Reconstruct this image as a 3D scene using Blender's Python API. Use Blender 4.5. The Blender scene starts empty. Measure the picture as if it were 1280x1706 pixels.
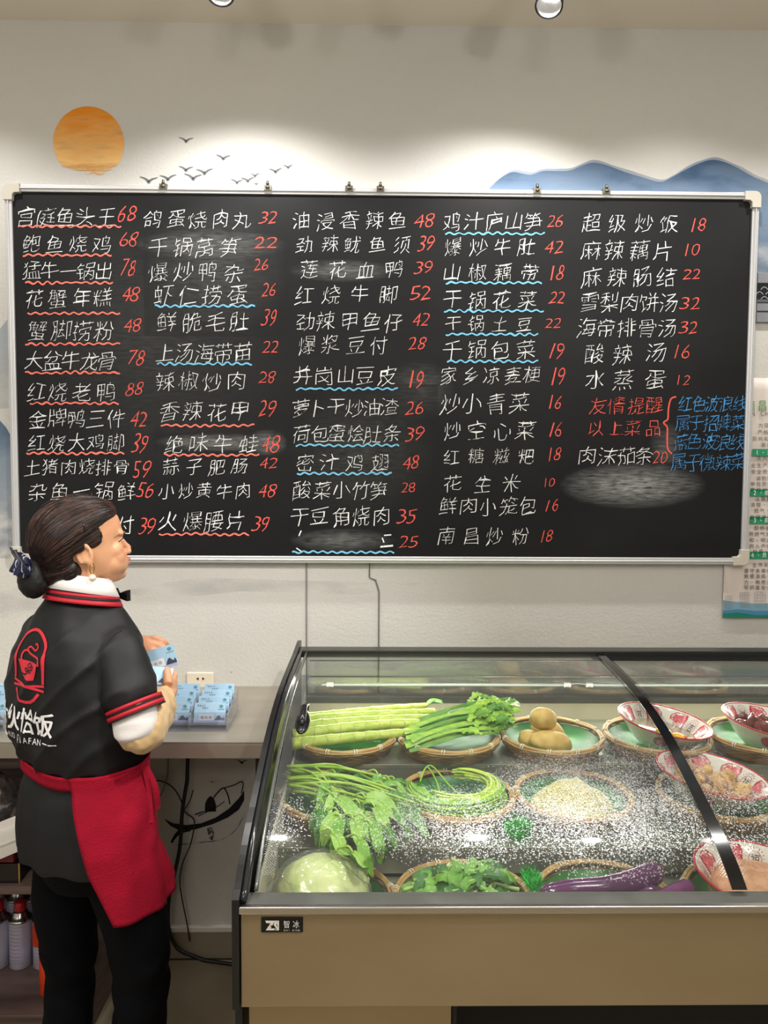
import bpy, bmesh, math, random
from math import sin, cos, pi, radians, sqrt, atan2
from mathutils import Vector, Matrix, noise, Euler
from mathutils.bvhtree import BVHTree

random.seed(7)
scene = bpy.context.scene
COL = scene.collection
V = Vector

# ------------------------------------------------------------------ camera
PITCH, YAW, ROLL = 0.056417, 0.01391914, 0.00557384
FPX = 1232.0
CAM = V((0, 0, 1.62))
fwd = V((sin(YAW)*cos(PITCH), cos(YAW)*cos(PITCH), -sin(PITCH)))
rgt = V((cos(YAW), -sin(YAW), 0))
upv = rgt.cross(fwd)
r2 = rgt*cos(ROLL) + upv*sin(ROLL)
u2 = -rgt*sin(ROLL) + upv*cos(ROLL)
cd = bpy.data.cameras.new('camera')
cam = bpy.data.objects.new('camera', cd)
COL.objects.link(cam)
M = Matrix((r2, u2, -fwd)).transposed().to_4x4()
M.translation = CAM
cam.matrix_world = M
cd.sensor_fit = 'VERTICAL'
cd.sensor_height = 36.0
cd.lens = 36.0*FPX/1706.0
cd.clip_start = 0.05
scene.camera = cam


def ray(px, py):
    return (fwd + r2*((px-640)/FPX) - u2*((py-853)/FPX))


def onY(px, py, Y):
    d = ray(px, py)
    return CAM + d*((Y-CAM.y)/d.y)


def onZ(px, py, Z):
    d = ray(px, py)
    return CAM + d*((Z-CAM.z)/d.z)


def Xat(px, Y, Z):
    """world x of the point with this y and z that sits at photo column px"""
    k = (px-640)/FPX
    # (P-CAM).r2 = k (P-CAM).fwd
    dy, dz = Y-CAM.y, Z-CAM.z
    return ((k*fwd.y - r2.y)*dy + (k*fwd.z - r2.z)*dz)/(r2.x - k*fwd.x)


# ------------------------------------------------------------------ light, world, exposure
scene.view_settings.view_transform = 'Standard'
scene.view_settings.look = 'None'
scene.view_settings.gamma = 1
scene.view_settings.use_curve_mapping = False
scene.view_settings.exposure = 0.2
w = bpy.data.worlds.new('world')
scene.world = w
w.use_nodes = True
w.node_tree.nodes['Background'].inputs[0].default_value = (0.9, 0.95, 1, 1)
w.node_tree.nodes['Background'].inputs[1].default_value = 0.25

FZ = -0.03            # floor height
WY = 2.43             # back wall plane
CZ = 3.03             # ceiling


def area(name, loc, size, power, color=(1, 1, 1), rot=(0, 0, 0), sy=None):
    l = bpy.data.lights.new(name, 'AREA')
    l.energy = power
    l.color = color
    l.size = size
    if sy:
        l.shape = 'RECTANGLE'
        l.size_y = sy
    o = bpy.data.objects.new(name, l)
    o.location = loc
    o.rotation_euler = rot
    COL.objects.link(o)
    return o


def spot(name, loc, target, power, angle, blend=0.6, soft=0.03, color=(1, 1, 1)):
    l = bpy.data.lights.new(name, 'SPOT')
    l.energy = power
    l.spot_size = radians(angle)
    l.spot_blend = blend
    l.shadow_soft_size = soft
    l.color = color
    o = bpy.data.objects.new(name, l)
    o.location = loc
    o.rotation_euler = (V(target)-V(loc)).to_track_quat('-Z', 'Y').to_euler()
    COL.objects.link(o)
    return o


# recessed ceiling lamps of the room, in front of and around the camera
for i, (lx, ly) in enumerate([(-1.6, 0.2), (1.3, 0.2), (-0.2, -1.6), (-2.2, -1.6), (2.4, -1.6)]):
    area('ceiling_downlight', (lx, ly, CZ-0.02), 0.5, 9, (1, 0.96, 0.9))
for lx, ly in ((-0.9, 0.3), (1.1, 0.3), (0.1, -1.4)):  # added fill: bare point lights without fixtures, put in to brighten the ceiling
    l = bpy.data.lights.new('added_ceiling_fill', 'POINT')
    l.energy = 19
    l.shadow_soft_size = 0.09
    l.color = (1, 0.95, 0.88)
    o = bpy.data.objects.new('added_ceiling_fill', l)
    o.location = (lx, ly, 2.45)
    COL.objects.link(o)
# track spots on the dining side, aimed at the counter
spot('track_lamp', (0.75, 0.55, 2.85), (-0.55, 1.75, 0.9), 90, 55, 0.5, 0.03, (1, 0.97, 0.92))
spot('track_lamp', (-0.9, 0.35, 2.85), (-0.9, 1.9, 0.9), 50, 55, 0.6, 0.04, (1, 0.97, 0.92))


# ------------------------------------------------------------------ materials
MATS = {}


def new_mat(name):
    m = bpy.data.materials.new(name)
    m.use_nodes = True
    nt = m.node_tree
    for n in list(nt.nodes):
        nt.nodes.remove(n)
    out = nt.nodes.new('ShaderNodeOutputMaterial')
    return m, nt, out


def N(nt, typ, **kw):
    n = nt.nodes.new(typ)
    for k, v in kw.items():
        if k.startswith('_'):
            setattr(n, k[1:], v)
        else:
            n.inputs[k.replace('__', ' ')].default_value = v
    return n


def mix_rgb(nt, fac, a, b, blend='MIX'):
    n = nt.nodes.new('ShaderNodeMix')
    n.data_type = 'RGBA'
    n.blend_type = blend
    for s, v in ((n.inputs[0], fac), (n.inputs[6], a), (n.inputs[7], b)):
        if hasattr(v, 'node'):
            nt.links.new(v, s)
        elif isinstance(v, (int, float)):
            s.default_value = v
        else:
            s.default_value = (*v[:3], 1)
    return n.outputs[2]


def srgb(r, g, b):
    def f(c):
        c /= 255.0
        return c/12.92 if c <= 0.04045 else ((c+0.055)/1.055)**2.4
    return (f(r), f(g), f(b))


def mat(name, col, rough=0.5, metal=0.0, col2=None, ns=8.0, nstretch=(1, 1, 1), nlo=0.4, nhi=0.6,
        bump=0.0, bs=60.0, bstretch=(1, 1, 1), spec=0.5, sss=0.0, coat=0.0, sheen=0.0, emit=0.0, trans=0.0, detail=4.0):
    if name in MATS:
        return MATS[name]
    m, nt, out = new_mat(name)
    b = nt.nodes.new('ShaderNodeBsdfPrincipled')
    b.inputs['Base Color'].default_value = (*col, 1)
    b.inputs['Roughness'].default_value = rough
    b.inputs['Metallic'].default_value = metal
    b.inputs['Specular IOR Level'].default_value = spec
    b.inputs['Coat Weight'].default_value = coat
    b.inputs['Sheen Weight'].default_value = sheen
    if sss:
        b.inputs['Subsurface Weight'].default_value = sss
        b.inputs['Subsurface Radius'].default_value = (0.5, 0.25, 0.12)
        b.inputs['Subsurface Scale'].default_value = 0.02
    if emit:
        b.inputs['Emission Color'].default_value = (*col, 1)
        b.inputs['Emission Strength'].default_value = emit
    if trans:
        b.inputs['Transmission Weight'].default_value = trans
    nt.links.new(b.outputs[0], out.inputs[0])
    tc = nt.nodes.new('ShaderNodeTexCoord')
    if col2 is not None:
        mp = N(nt, 'ShaderNodeMapping')
        mp.inputs['Scale'].default_value = nstretch
        nt.links.new(tc.outputs['Object'], mp.inputs[0])
        no = N(nt, 'ShaderNodeTexNoise')
        no.inputs['Scale'].default_value = ns
        no.inputs['Detail'].default_value = detail
        nt.links.new(mp.outputs[0], no.inputs[0])
        mr = N(nt, 'ShaderNodeMapRange')
        mr.inputs[1].default_value = nlo
        mr.inputs[2].default_value = nhi
        nt.links.new(no.outputs[0], mr.inputs[0])
        c = mix_rgb(nt, mr.outputs[0], col, col2)
        nt.links.new(c, b.inputs['Base Color'])
    if bump:
        mp2 = N(nt, 'ShaderNodeMapping')
        mp2.inputs['Scale'].default_value = bstretch
        nt.links.new(tc.outputs['Object'], mp2.inputs[0])
        n2 = N(nt, 'ShaderNodeTexNoise')
        n2.inputs['Scale'].default_value = bs
        n2.inputs['Detail'].default_value = 3
        nt.links.new(mp2.outputs[0], n2.inputs[0])
        bp = N(nt, 'ShaderNodeBump')
        bp.inputs['Strength'].default_value = bump
        bp.inputs['Distance'].default_value = 0.01
        nt.links.new(n2.outputs[0], bp.inputs['Height'])
        nt.links.new(bp.outputs[0], b.inputs['Normal'])
    MATS[name] = m
    return m


def paint_mat(name, c_top, c_bot, z_top, z_bot, fade_lo=None, fade_hi=None, ns=6.0, stretch=(1, 1, 4), nmix=0.4, alpha=1.0):
    """wall paint pigment: colour runs from c_top to c_bot with height; fade = (z where gone, z where full)"""
    if name in MATS:
        return MATS[name]
    m, nt, out = new_mat(name)
    b = nt.nodes.new('ShaderNodeBsdfPrincipled')
    b.inputs['Roughness'].default_value = 0.85
    tr = nt.nodes.new('ShaderNodeBsdfTransparent')
    mx = nt.nodes.new('ShaderNodeMixShader')
    tc = nt.nodes.new('ShaderNodeTexCoord')
    sp = nt.nodes.new('ShaderNodeSeparateXYZ')
    nt.links.new(tc.outputs['Object'], sp.inputs[0])
    mp = N(nt, 'ShaderNodeMapping')
    mp.inputs['Scale'].default_value = stretch
    nt.links.new(tc.outputs['Object'], mp.inputs[0])
    no = N(nt, 'ShaderNodeTexNoise')
    no.inputs['Scale'].default_value = ns
    no.inputs['Detail'].default_value = 5
    nt.links.new(mp.outputs[0], no.inputs[0])

    def rng(src, a, b_, c=0.0, d=1.0):
        mr = N(nt, 'ShaderNodeMapRange')
        mr.inputs[1].default_value = a
        mr.inputs[2].default_value = b_
        mr.inputs[3].default_value = c
        mr.inputs[4].default_value = d
        nt.links.new(src, mr.inputs[0])
        return mr.outputs[0]

    def add(a, b_):
        n = nt.nodes.new('ShaderNodeMath')
        n.operation = 'ADD'
        nt.links.new(a, n.inputs[0])
        nt.links.new(b_, n.inputs[1])
        n.use_clamp = True
        return n.outputs[0]
    t = add(rng(sp.outputs['Z'], z_bot, z_top), rng(no.outputs[0], 0.3, 0.7, -nmix, nmix))
    nt.links.new(mix_rgb(nt, t, c_bot, c_top), b.inputs['Base Color'])
    if fade_lo is not None:
        a = add(rng(sp.outputs['Z'], fade_lo, fade_hi), rng(no.outputs[0], 0.3, 0.7, -0.35, 0.35))
    else:
        a = rng(no.outputs[0], 0.0, 0.1, 1, 1)
    ml = nt.nodes.new('ShaderNodeMath')
    ml.operation = 'MULTIPLY'
    ml.inputs[1].default_value = alpha
    nt.links.new(a, ml.inputs[0])
    nt.links.new(ml.outputs[0], mx.inputs[0])
    nt.links.new(tr.outputs[0], mx.inputs[1])
    nt.links.new(b.outputs[0], mx.inputs[2])
    nt.links.new(mx.outputs[0], out.inputs[0])
    MATS[name] = m
    return m


def alpha_noise(name, col, scale, lo, hi, amax=1.0, stretch=(1, 1, 1), rough=0.9, radial=None):
    """pigment lying thinly: alpha from noise. radial=(cx,cz,rx,rz): fades out at an ellipse"""
    if name in MATS:
        return MATS[name]
    m, nt, out = new_mat(name)
    b = nt.nodes.new('ShaderNodeBsdfPrincipled')
    b.inputs['Base Color'].default_value = (*col, 1)
    b.inputs['Roughness'].default_value = rough
    tr = nt.nodes.new('ShaderNodeBsdfTransparent')
    mx = nt.nodes.new('ShaderNodeMixShader')
    tc = nt.nodes.new('ShaderNodeTexCoord')
    mp = N(nt, 'ShaderNodeMapping')
    mp.inputs['Scale'].default_value = stretch
    nt.links.new(tc.outputs['Object'], mp.inputs[0])
    no = N(nt, 'ShaderNodeTexNoise')
    no.inputs['Scale'].default_value = scale
    no.inputs['Detail'].default_value = 4
    nt.links.new(mp.outputs[0], no.inputs[0])
    mr = N(nt, 'ShaderNodeMapRange')
    mr.inputs[1].default_value = lo
    mr.inputs[2].default_value = hi
    mr.inputs[4].default_value = amax
    nt.links.new(no.outputs[0], mr.inputs[0])
    fac = mr.outputs[0]
    if radial:
        cx, cz, rx, rz = radial
        mp3 = N(nt, 'ShaderNodeMapping')
        mp3.inputs['Location'].default_value = (-cx/rx, 0, -cz/rz)
        mp3.inputs['Scale'].default_value = (1/rx, 0, 1/rz)
        nt.links.new(tc.outputs['Object'], mp3.inputs[0])
        ln = nt.nodes.new('ShaderNodeVectorMath')
        ln.operation = 'LENGTH'
        nt.links.new(mp3.outputs[0], ln.inputs[0])
        mr2 = N(nt, 'ShaderNodeMapRange')
        mr2.inputs[1].default_value = 1.0
        mr2.inputs[2].default_value = 0.1
        nt.links.new(ln.outputs['Value'], mr2.inputs[0])
        ml = nt.nodes.new('ShaderNodeMath')
        ml.operation = 'MULTIPLY'
        nt.links.new(fac, ml.inputs[0])
        nt.links.new(mr2.outputs[0], ml.inputs[1])
        fac = ml.outputs[0]
    nt.links.new(fac, mx.inputs[0])
    nt.links.new(tr.outputs[0], mx.inputs[1])
    nt.links.new(b.outputs[0], mx.inputs[2])
    nt.links.new(mx.outputs[0], out.inputs[0])
    MATS[name] = m
    return m


def thin_glass(name, tint=(0.95, 0.97, 0.96), refl=0.07, rough=0.02, haze=0.0):
    if name in MATS:
        return MATS[name]
    m, nt, out = new_mat(name)
    tr = nt.nodes.new('ShaderNodeBsdfTransparent')
    tr.inputs[0].default_value = (*tint, 1)
    gl = nt.nodes.new('ShaderNodeBsdfGlossy')
    gl.inputs['Roughness'].default_value = rough
    lw = nt.nodes.new('ShaderNodeLayerWeight')
    lw.inputs[0].default_value = 0.25
    mr = N(nt, 'ShaderNodeMapRange')
    mr.inputs[3].default_value = refl
    mr.inputs[4].default_value = 0.6
    nt.links.new(lw.outputs['Fresnel'], mr.inputs[0])
    mx = nt.nodes.new('ShaderNodeMixShader')
    nt.links.new(mr.outputs[0], mx.inputs[0])
    nt.links.new(tr.outputs[0], mx.inputs[1])
    nt.links.new(gl.outputs[0], mx.inputs[2])
    last = mx.outputs[0]
    if haze:
        df = nt.nodes.new('ShaderNodeBsdfDiffuse')
        df.inputs[0].default_value = (0.9, 0.92, 0.95, 1)
        m2 = nt.nodes.new('ShaderNodeMixShader')
        m2.inputs[0].default_value = haze
        nt.links.new(last, m2.inputs[1])
        nt.links.new(df.outputs[0], m2.inputs[2])
        last = m2.outputs[0]
    nt.links.new(last, out.inputs[0])
    MATS[name] = m
    return m


# ------------------------------------------------------------------ mesh helpers
def frame(d):
    d = V(d).normalized()
    a = V((0, 0, 1)) if abs(d.z) < 0.9 else V((1, 0, 0))
    x = d.cross(a).normalized()
    y = x.cross(d).normalized()
    return x, y


class MB:
    def __init__(s):
        s.v, s.f, s.sm, s.mi = [], [], [], []
        s.m = 0

    def face(s, idx, smooth=False):
        s.f.append(tuple(idx))
        s.sm.append(smooth)
        s.mi.append(s.m)

    def box(s, c, size, R=None, taper=1.0):
        n = len(s.v)
        c = V(c)
        for k in (-1, 1):
            for j in (-1, 1):
                for i in (-1, 1):
                    t = taper if k > 0 else 1.0
                    p = V((i*size[0]/2*t, j*size[1]/2*t, k*size[2]/2))
                    s.v.append(c + (R @ p if R else p))
        for q in ((0, 2, 3, 1), (4, 5, 7, 6), (0, 1, 5, 4), (2, 6, 7, 3), (0, 4, 6, 2), (1, 3, 7, 5)):
            s.face([n+a for a in q])
        return s

    def box2(s, a, b):
        a, b = V(a), V(b)
        return s.box((a+b)/2, (abs(b.x-a.x), abs(b.y-a.y), abs(b.z-a.z)))

    def tube(s, pts, rad, n=8, closed=False, caps=True, flat=1.0, up=None):
        pts = [V(p) for p in pts]
        if not isinstance(rad, (list, tuple)):
            rad = [rad]*len(pts)
        base = len(s.v)
        L = len(pts)
        px = None
        for i, p in enumerate(pts):
            if closed:
                d = pts[(i+1) % L]-pts[i-1]
            else:
                d = pts[min(i+1, L-1)]-pts[max(i-1, 0)]
            if d.length < 1e-9:
                d = V((0, 0, 1))
            d.normalize()
            if px is None:
                if up is not None:
                    y = V(up)
                    x = d.cross(y).normalized()
                else:
                    x, y = frame(d)
            else:
                x = (px - d*px.dot(d))
                if x.length < 1e-6:
                    x, _ = frame(d)
                x.normalize()
            y = x.cross(d).normalized()
            px = x
            for k in range(n):
                a = 2*pi*k/n
                s.v.append(p + x*(cos(a)*rad[i]) + y*(sin(a)*rad[i]*flat))
        for i in range(L if closed else L-1):
            j = (i+1) % L
            for k in range(n):
                k2 = (k+1) % n
                s.face((base+i*n+k, base+i*n+k2, base+j*n+k2, base+j*n+k), True)
        if caps and not closed:
            s.face([base+k for k in range(n)][::-1])
            s.face([base+(L-1)*n+k for k in range(n)])
        return s

    def lathe(s, prof, n=32, c=(0, 0, 0), R=None, a0=0.0, a1=2*pi):
        base = len(s.v)
        c = V(c)
        full = abs(a1-a0-2*pi) < 1e-6
        m = n if full else n+1
        for (r, z) in prof:
            for k in range(m):
                a = a0+(a1-a0)*k/n
                p = V((r*cos(a), r*sin(a), z))
                s.v.append(c + (R @ p if R else p))
        for i in range(len(prof)-1):
            for k in range(n):
                k2 = (k+1) % m
                s.face((base+i*m+k, base+i*m+k2, base+(i+1)*m+k2, base+(i+1)*m+k), True)
        return s

    def sphere(s, c, r, R=None, nu=16, nv=10, fn=None):
        if not isinstance(r, (list, tuple)):
            r = (r, r, r)
        base = len(s.v)
        c = V(c)
        for j in range(nv+1):
            t = pi*j/nv
            for i in range(nu):
                a = 2*pi*i/nu
                d = V((sin(t)*cos(a), sin(t)*sin(a), cos(t)))
                k = fn(d) if fn else 1.0
                p = V((d.x*r[0]*k, d.y*r[1]*k, d.z*r[2]*k))
                s.v.append(c + (R @ p if R else p))
        for j in range(nv):
            for i in range(nu):
                i2 = (i+1) % nu
                s.face((base+j*nu+i, base+(j+1)*nu+i, base+(j+1)*nu+i2, base+j*nu+i2), True)
        return s

    def grid(s, P, smooth=True, closed_u=False):
        """P[j][i] points"""
        base = len(s.v)
        nj, ni = len(P), len(P[0])
        for row in P:
            for p in row:
                s.v.append(V(p))
        for j in range(nj-1):
            for i in range(ni if closed_u else ni-1):
                i2 = (i+1) % ni
                s.face((base+j*ni+i, base+j*ni+i2, base+(j+1)*ni+i2, base+(j+1)*ni+i), smooth)
        return s

    def loft(s, rings, n=24, p=2.0, caps=True):
        """rings: (cx,cy,z,a,b)"""
        base = len(s.v)
        for (cx, cy, z, a, b) in rings:
            for k in range(n):
                t = 2*pi*k/n
                ct, st = cos(t), sin(t)
                e = 2.0/p
                s.v.append(V((cx+a*math.copysign(abs(ct)**e, ct), cy+b*math.copysign(abs(st)**e, st), z)))
        for i in range(len(rings)-1):
            for k in range(n):
                k2 = (k+1) % n
                s.face((base+i*n+k, base+i*n+k2, base+(i+1)*n+k2, base+(i+1)*n+k), True)
        if caps:
            s.face([base+k for k in range(n)][::-1])
            s.face([base+(len(rings)-1)*n+k for k in range(n)])
        return s

    def poly(s, pts, d):
        """extruded polygon, pts 3d, extruded by vector d"""
        n = len(s.v)
        d = V(d)
        L = len(pts)
        for p in pts:
            s.v.append(V(p))
        for p in pts:
            s.v.append(V(p)+d)
        s.face(list(range(n, n+L)))
        s.face([n+L+i for i in range(L)][::-1])
        for i in range(L):
            j = (i+1) % L
            s.face((n+i, n+L+i, n+L+j, n+j))
        return s

    def add(s, verts, faces, smooth=False):
        n = len(s.v)
        s.v.extend([V(p) for p in verts])
        for f in faces:
            s.face([n+i for i in f], smooth)
        return s

    def xform(s, Mx):
        s.v = [Mx @ p for p in s.v]
        return s

    def shift(s, o):
        o = V(o)
        s.v = [p-o for p in s.v]
        return s

    def mesh(s, name):
        me = bpy.data.meshes.new(name)
        me.from_pydata([tuple(p) for p in s.v], [], s.f)
        me.polygons.foreach_set('use_smooth', s.sm)
        me.polygons.foreach_set('material_index', s.mi)
        me.update()
        return me

    def build(s, name, m, parent=None, bevel=0.0, fix=False, world=False, label=None, segs=2):
        if world and parent is not None:
            r = parent
            while r.parent:
                r = r.parent
            s.shift(r.location)
        me = s.mesh(name)
        if fix:
            bm = bmesh.new()
            bm.from_mesh(me)
            bmesh.ops.recalc_face_normals(bm, faces=bm.faces)
            bm.to_mesh(me)
            bm.free()
        return link_mesh(name, me, m, parent, bevel, label, segs)


def link_mesh(name, me, m, parent=None, bevel=0.0, label=None, segs=2):
    ms = m if isinstance(m, (list, tuple)) else [m]
    for x in ms:
        me.materials.append(x)
    o = bpy.data.objects.new(name, me)
    COL.objects.link(o)
    if parent is not None:
        o.parent = parent
    if bevel:
        b = o.modifiers.new('b', 'BEVEL')
        b.width = bevel
        b.segments = segs
        b.limit_method = 'ANGLE'
        b.harden_normals = False
    if label:
        o['label'] = label
    return o


def thing(name, label, cat, loc=(0, 0, 0), rotz=0.0, group=None):
    o = bpy.data.objects.new(name, None)
    o.empty_display_size = 0.05
    COL.objects.link(o)
    o.location = loc
    o.rotation_euler = (0, 0, rotz)
    o['label'] = label
    o['category'] = cat
    if group:
        o['group'] = group
    return o


def tag(o, label, cat, group=None, kind=None):
    o['label'] = label
    o['category'] = cat
    if group:
        o['group'] = group
    if kind:
        o['kind'] = kind
    return o


def struct(o):
    o['kind'] = 'structure'
    return o


# glyphs from the built-in font
GL = {}


def glyph(ch, res=2, off=0.0):
    k = (ch, res, off)
    if k not in GL:
        c = bpy.data.curves.new('g', 'FONT')
        c.body = ch
        c.offset = off
        c.resolution_u = res
        o = bpy.data.objects.new('g', c)
        COL.objects.link(o)
        dg = bpy.context.evaluated_depsgraph_get()
        me = bpy.data.meshes.new_from_object(o.evaluated_get(dg))
        vs = [V((v.co.x, v.co.y, 0)) for v in me.vertices]
        fs = [tuple(p.vertices) for p in me.polygons]
        if vs:
            x0 = min(v.x for v in vs)
            x1 = max(v.x for v in vs)
            y0 = min(v.y for v in vs)
            y1 = max(v.y for v in vs)
        else:
            x0, x1, y0, y1 = 0, 0.3, 0, 0.7
        GL[k] = (vs, fs, (x0, x1, y0, y1))
        bpy.data.objects.remove(o)
        bpy.data.curves.remove(c)
        bpy.data.meshes.remove(me)
    return GL[k]


def text2d(mb, txt, x0, x1, yc, h, mapf, wob=0.0, slant=0.0, fit=None, jit=0.0, wd=None, drift=0.0, off0=0.0):
    """place characters evenly between x0 and x1 in a plane; mapf(x,y)->world; y grows upward"""
    n = len(txt)
    cw = (x1-x0)/n
    for i, ch in enumerate(txt):
        if ch == ' ':
            continue
        vs, fs, (a, b, c, d) = glyph(ch, 2, off0)
        latin = ord(ch) < 256
        sc = h/(0.72 if latin else 0.92)
        gw = (b-a)*sc
        tw = min(gw, cw*0.98) if (fit is None or ch == '1') else cw*fit
        if wd:
            tw = gw*wd
        sx = tw/max(b-a, 1e-4) if (not latin or (fit and ch != '1')) else min(sc, cw*0.98/max(b-a, 0.15))
        if latin and wd:
            sx = sc*wd
        cx = x0+cw*(i+0.5)+random.uniform(-jit, jit)*cw
        cy = yc+random.uniform(-jit, jit)*h+drift*(i+0.5-n/2)
        off = V((random.random()*50, random.random()*50, 0))
        ang = random.uniform(-1, 1)*0.05*(1 if jit else 0)
        out = []
        for p in vs:
            x = (p.x-(a+b)/2)*sx
            y = (p.y-(c+d)/2)*sc
            if wob:
                q = V((p.x*2.6, p.y*2.6, 0))+off
                x += noise.noise(q)*wob*h
                y += noise.noise(q+V((9, 9, 0)))*wob*h
            x += y*slant
            y += x*0.10*(1 if wob else 0)
            x, y = x*cos(ang)-y*sin(ang), x*sin(ang)+y*cos(ang)
            out.append(mapf(cx+x, cy+y))
        mb.add(out, fs)


def stroke(mb, pts, wd, mapf, taper=None):
    """flat ribbon along 2d points"""
    L = len(pts)
    row = []
    for i, (x, y) in enumerate(pts):
        x0, y0 = pts[max(i-1, 0)]
        x1, y1 = pts[min(i+1, L-1)]
        dx, dy = x1-x0, y1-y0
        l = sqrt(dx*dx+dy*dy) or 1
        ww = wd if not callable(wd) else wd(i/(L-1))
        nx, ny = -dy/l*ww/2, dx/l*ww/2
        row.append((mapf(x+nx, y+ny), mapf(x-nx, y-ny)))
    n = len(mb.v)
    for a, b in row:
        mb.v.append(V(a))
        mb.v.append(V(b))
    for i in range(L-1):
        mb.face((n+2*i, n+2*i+1, n+2*i+3, n+2*i+2))


def smooth_path(pts, k=6):
    """catmull-rom"""
    P = [V(p) if len(p) == 3 else V((p[0], p[1], 0)) for p in pts]
    out = []
    for i in range(len(P)-1):
        p0 = P[max(i-1, 0)]
        p1, p2 = P[i], P[i+1]
        p3 = P[min(i+2, len(P)-1)]
        for j in range(k):
            t = j/k
            out.append(0.5*((2*p1)+(p2-p0)*t+(2*p0-5*p1+4*p2-p3)*t*t+(3*p1-p0-3*p2+p3)*t**3))
    out.append(P[-1])
    return out


def remesh(mb, voxel, smooth_it=3, fac=0.5):
    """union of closed primitives into one smooth continuous surface"""
    me = mb.mesh('tmp')
    o = bpy.data.objects.new('tmp', me)
    COL.objects.link(o)
    r = o.modifiers.new('r', 'REMESH')
    r.mode = 'VOXEL'
    r.voxel_size = voxel
    r.use_smooth_shade = True
    if smooth_it:
        sm = o.modifiers.new('s', 'SMOOTH')
        sm.factor = fac
        sm.iterations = smooth_it
    dg = bpy.context.evaluated_depsgraph_get()
    res = bpy.data.meshes.new_from_object(o.evaluated_get(dg))
    bpy.data.objects.remove(o)
    bpy.data.meshes.remove(me)
    return res


def displace(me, fn):
    nr = [v.normal.copy() for v in me.vertices]
    for v, n_ in zip(me.vertices, nr):
        v.co = fn(v.co.copy(), n_)
    me.update()


# common materials
STEEL = mat('brushed_steel', srgb(178, 170, 152), 0.3, 1.0, srgb(150, 142, 122), 3, (0.3, 1, 8), 0.3, 0.7, 0.04, 90, (0.5, 1, 30))
STEELP = mat('polished_steel_edge', srgb(215, 212, 205), 0.22, 1.0)
BLACKP = mat('black_plastic', srgb(14, 14, 15), 0.25)
WHITEP = mat('white_plastic', srgb(225, 222, 212), 0.4)
ALU = mat('aluminium_frame', srgb(215, 216, 218), 0.35, 0.55)

# ------------------------------------------------------------------ room shell
wallm = mat('painted_wall', srgb(208, 206, 200), 0.85, 0, srgb(200, 199, 195), 1.4, (1, 1, 1), 0.35, 0.65, 0.16, 120)
ceilm = mat('ceiling_paint', srgb(232, 222, 208), 0.9, 0, bump=0.05, bs=60)
RX0, RX1, RY0 = -2.6, 3.2, -3.2
wb = struct(MB().box2((RX0, WY, FZ), (RX1, WY+0.12, CZ)).build('wall_back', wallm))
struct(MB().box2((RX0-0.12, RY0, FZ), (RX0, WY+0.12, CZ)).build('wall_left', wallm))
struct(MB().box2((RX1, RY0, FZ), (RX1+0.12, WY+0.12, CZ)).build('wall_right', wallm))
struct(MB().box2((RX0-0.12, RY0-0.12, FZ), (RX1+0.12, RY0, CZ)).build('wall_front', wallm))
struct(MB().box2((RX0-0.12, RY0-0.12, CZ), (RX1+0.12, WY+0.12, CZ+0.1)).build('ceiling', ceilm))
fl = struct(MB().box2((RX0-0.12, RY0-0.12, FZ-0.08), (RX1+0.12, WY+0.12, FZ-0.006)).build('floor', mat('tile_grout', srgb(90, 84, 74), 0.8)))
tilem = mat('floor_tile', srgb(160, 148, 126), 0.28, 0, srgb(142, 130, 110), 5, (1, 1, 1), 0.3, 0.7, 0.02, 30)
tme = MB().box((0, 0, 0), (0.596, 0.596, 0.006)).mesh('tile')
tme.materials.append(tilem)
for i in range(-3, 5):
    for j in range(0, 5):
        o = bpy.data.objects.new('tile', tme)
        o.location = (i*0.6+0.13, WY-0.32-j*0.6, FZ-0.003)
        COL.objects.link(o)
        o.parent = fl
# baseboard: tan board with a white top edge
bb = MB()
bb.box2((RX0, WY-0.012, FZ), (RX1, WY, 0.062))
bb = struct(bb.build('baseboard_back', mat('baseboard_tan', srgb(150, 138, 120), 0.5)))
MB().box2((RX0, WY-0.016, 0.0625), (RX1, WY, 0.080)).build('baseboard_cap', WHITEP, bb, 0.002)


def W(px, py, d=0.0):          # a point on the wall (d metres proud of it)
    return onY(px, py, WY-d)


def wallmap(d):
    return lambda x, y: W(x, -y, d)


def wpoly(pts, mt, name, d=0.0012, parent=wb, dens=6):
    mb = MB()
    pts = [W(x, y, d) for x, y in pts]
    mb.poly(pts, (0, 0.0008, 0))
    return mb.build(name, mt, parent, label=None)


# --- mural: orange sun
cen = W(148, 238, 0)
rad = abs(W(207, 238, 0).x-cen.x)
sun = MB()
pts = []
for k in range(64):
    a = 2*pi*k/64
    x, z = cos(a), sin(a)
    rr = rad*(1+0.008*noise.noise(V((k*0.7, 0, 0))))
    if z < -0.62:
        z = -0.62 + (z+0.62)*0.42
    pts.append(V((cen.x+x*rr, WY-0.0012, cen.z+z*rr)))
sun.poly(pts, (0, 0.0008, 0))
o = sun.build('painted_sun', paint_mat('sun_paint', srgb(226, 138, 20), srgb(246, 200, 130), cen.z+rad, cen.z-rad*0.6,
              cen.z-rad*0.86, cen.z-rad*0.52, 9, (1, 1, 5), 0.22), wb)
o['label'] = 'orange sun painted on the wall, fading at its foot'
for k, (x0, x1, y) in enumerate([(102, 196, 276), (118, 188, 282), (140, 176, 288)]):
    mb = MB()
    stroke(mb, [(x0+(x1-x0)*t/10, -(y+1.2*sin(t))) for t in range(11)], lambda t: 5*sin(pi*(0.05+0.9*t)), wallmap(0.0022))
    mb.build('sun_brush_stroke', alpha_noise('sun_stroke', srgb(240, 185, 110), 30, 0.35, 0.6, 0.8, (1, 1, 5)), wb)
# --- mural: birds
birdm = mat('bird_paint', srgb(104, 106, 110), 0.9)


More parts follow.
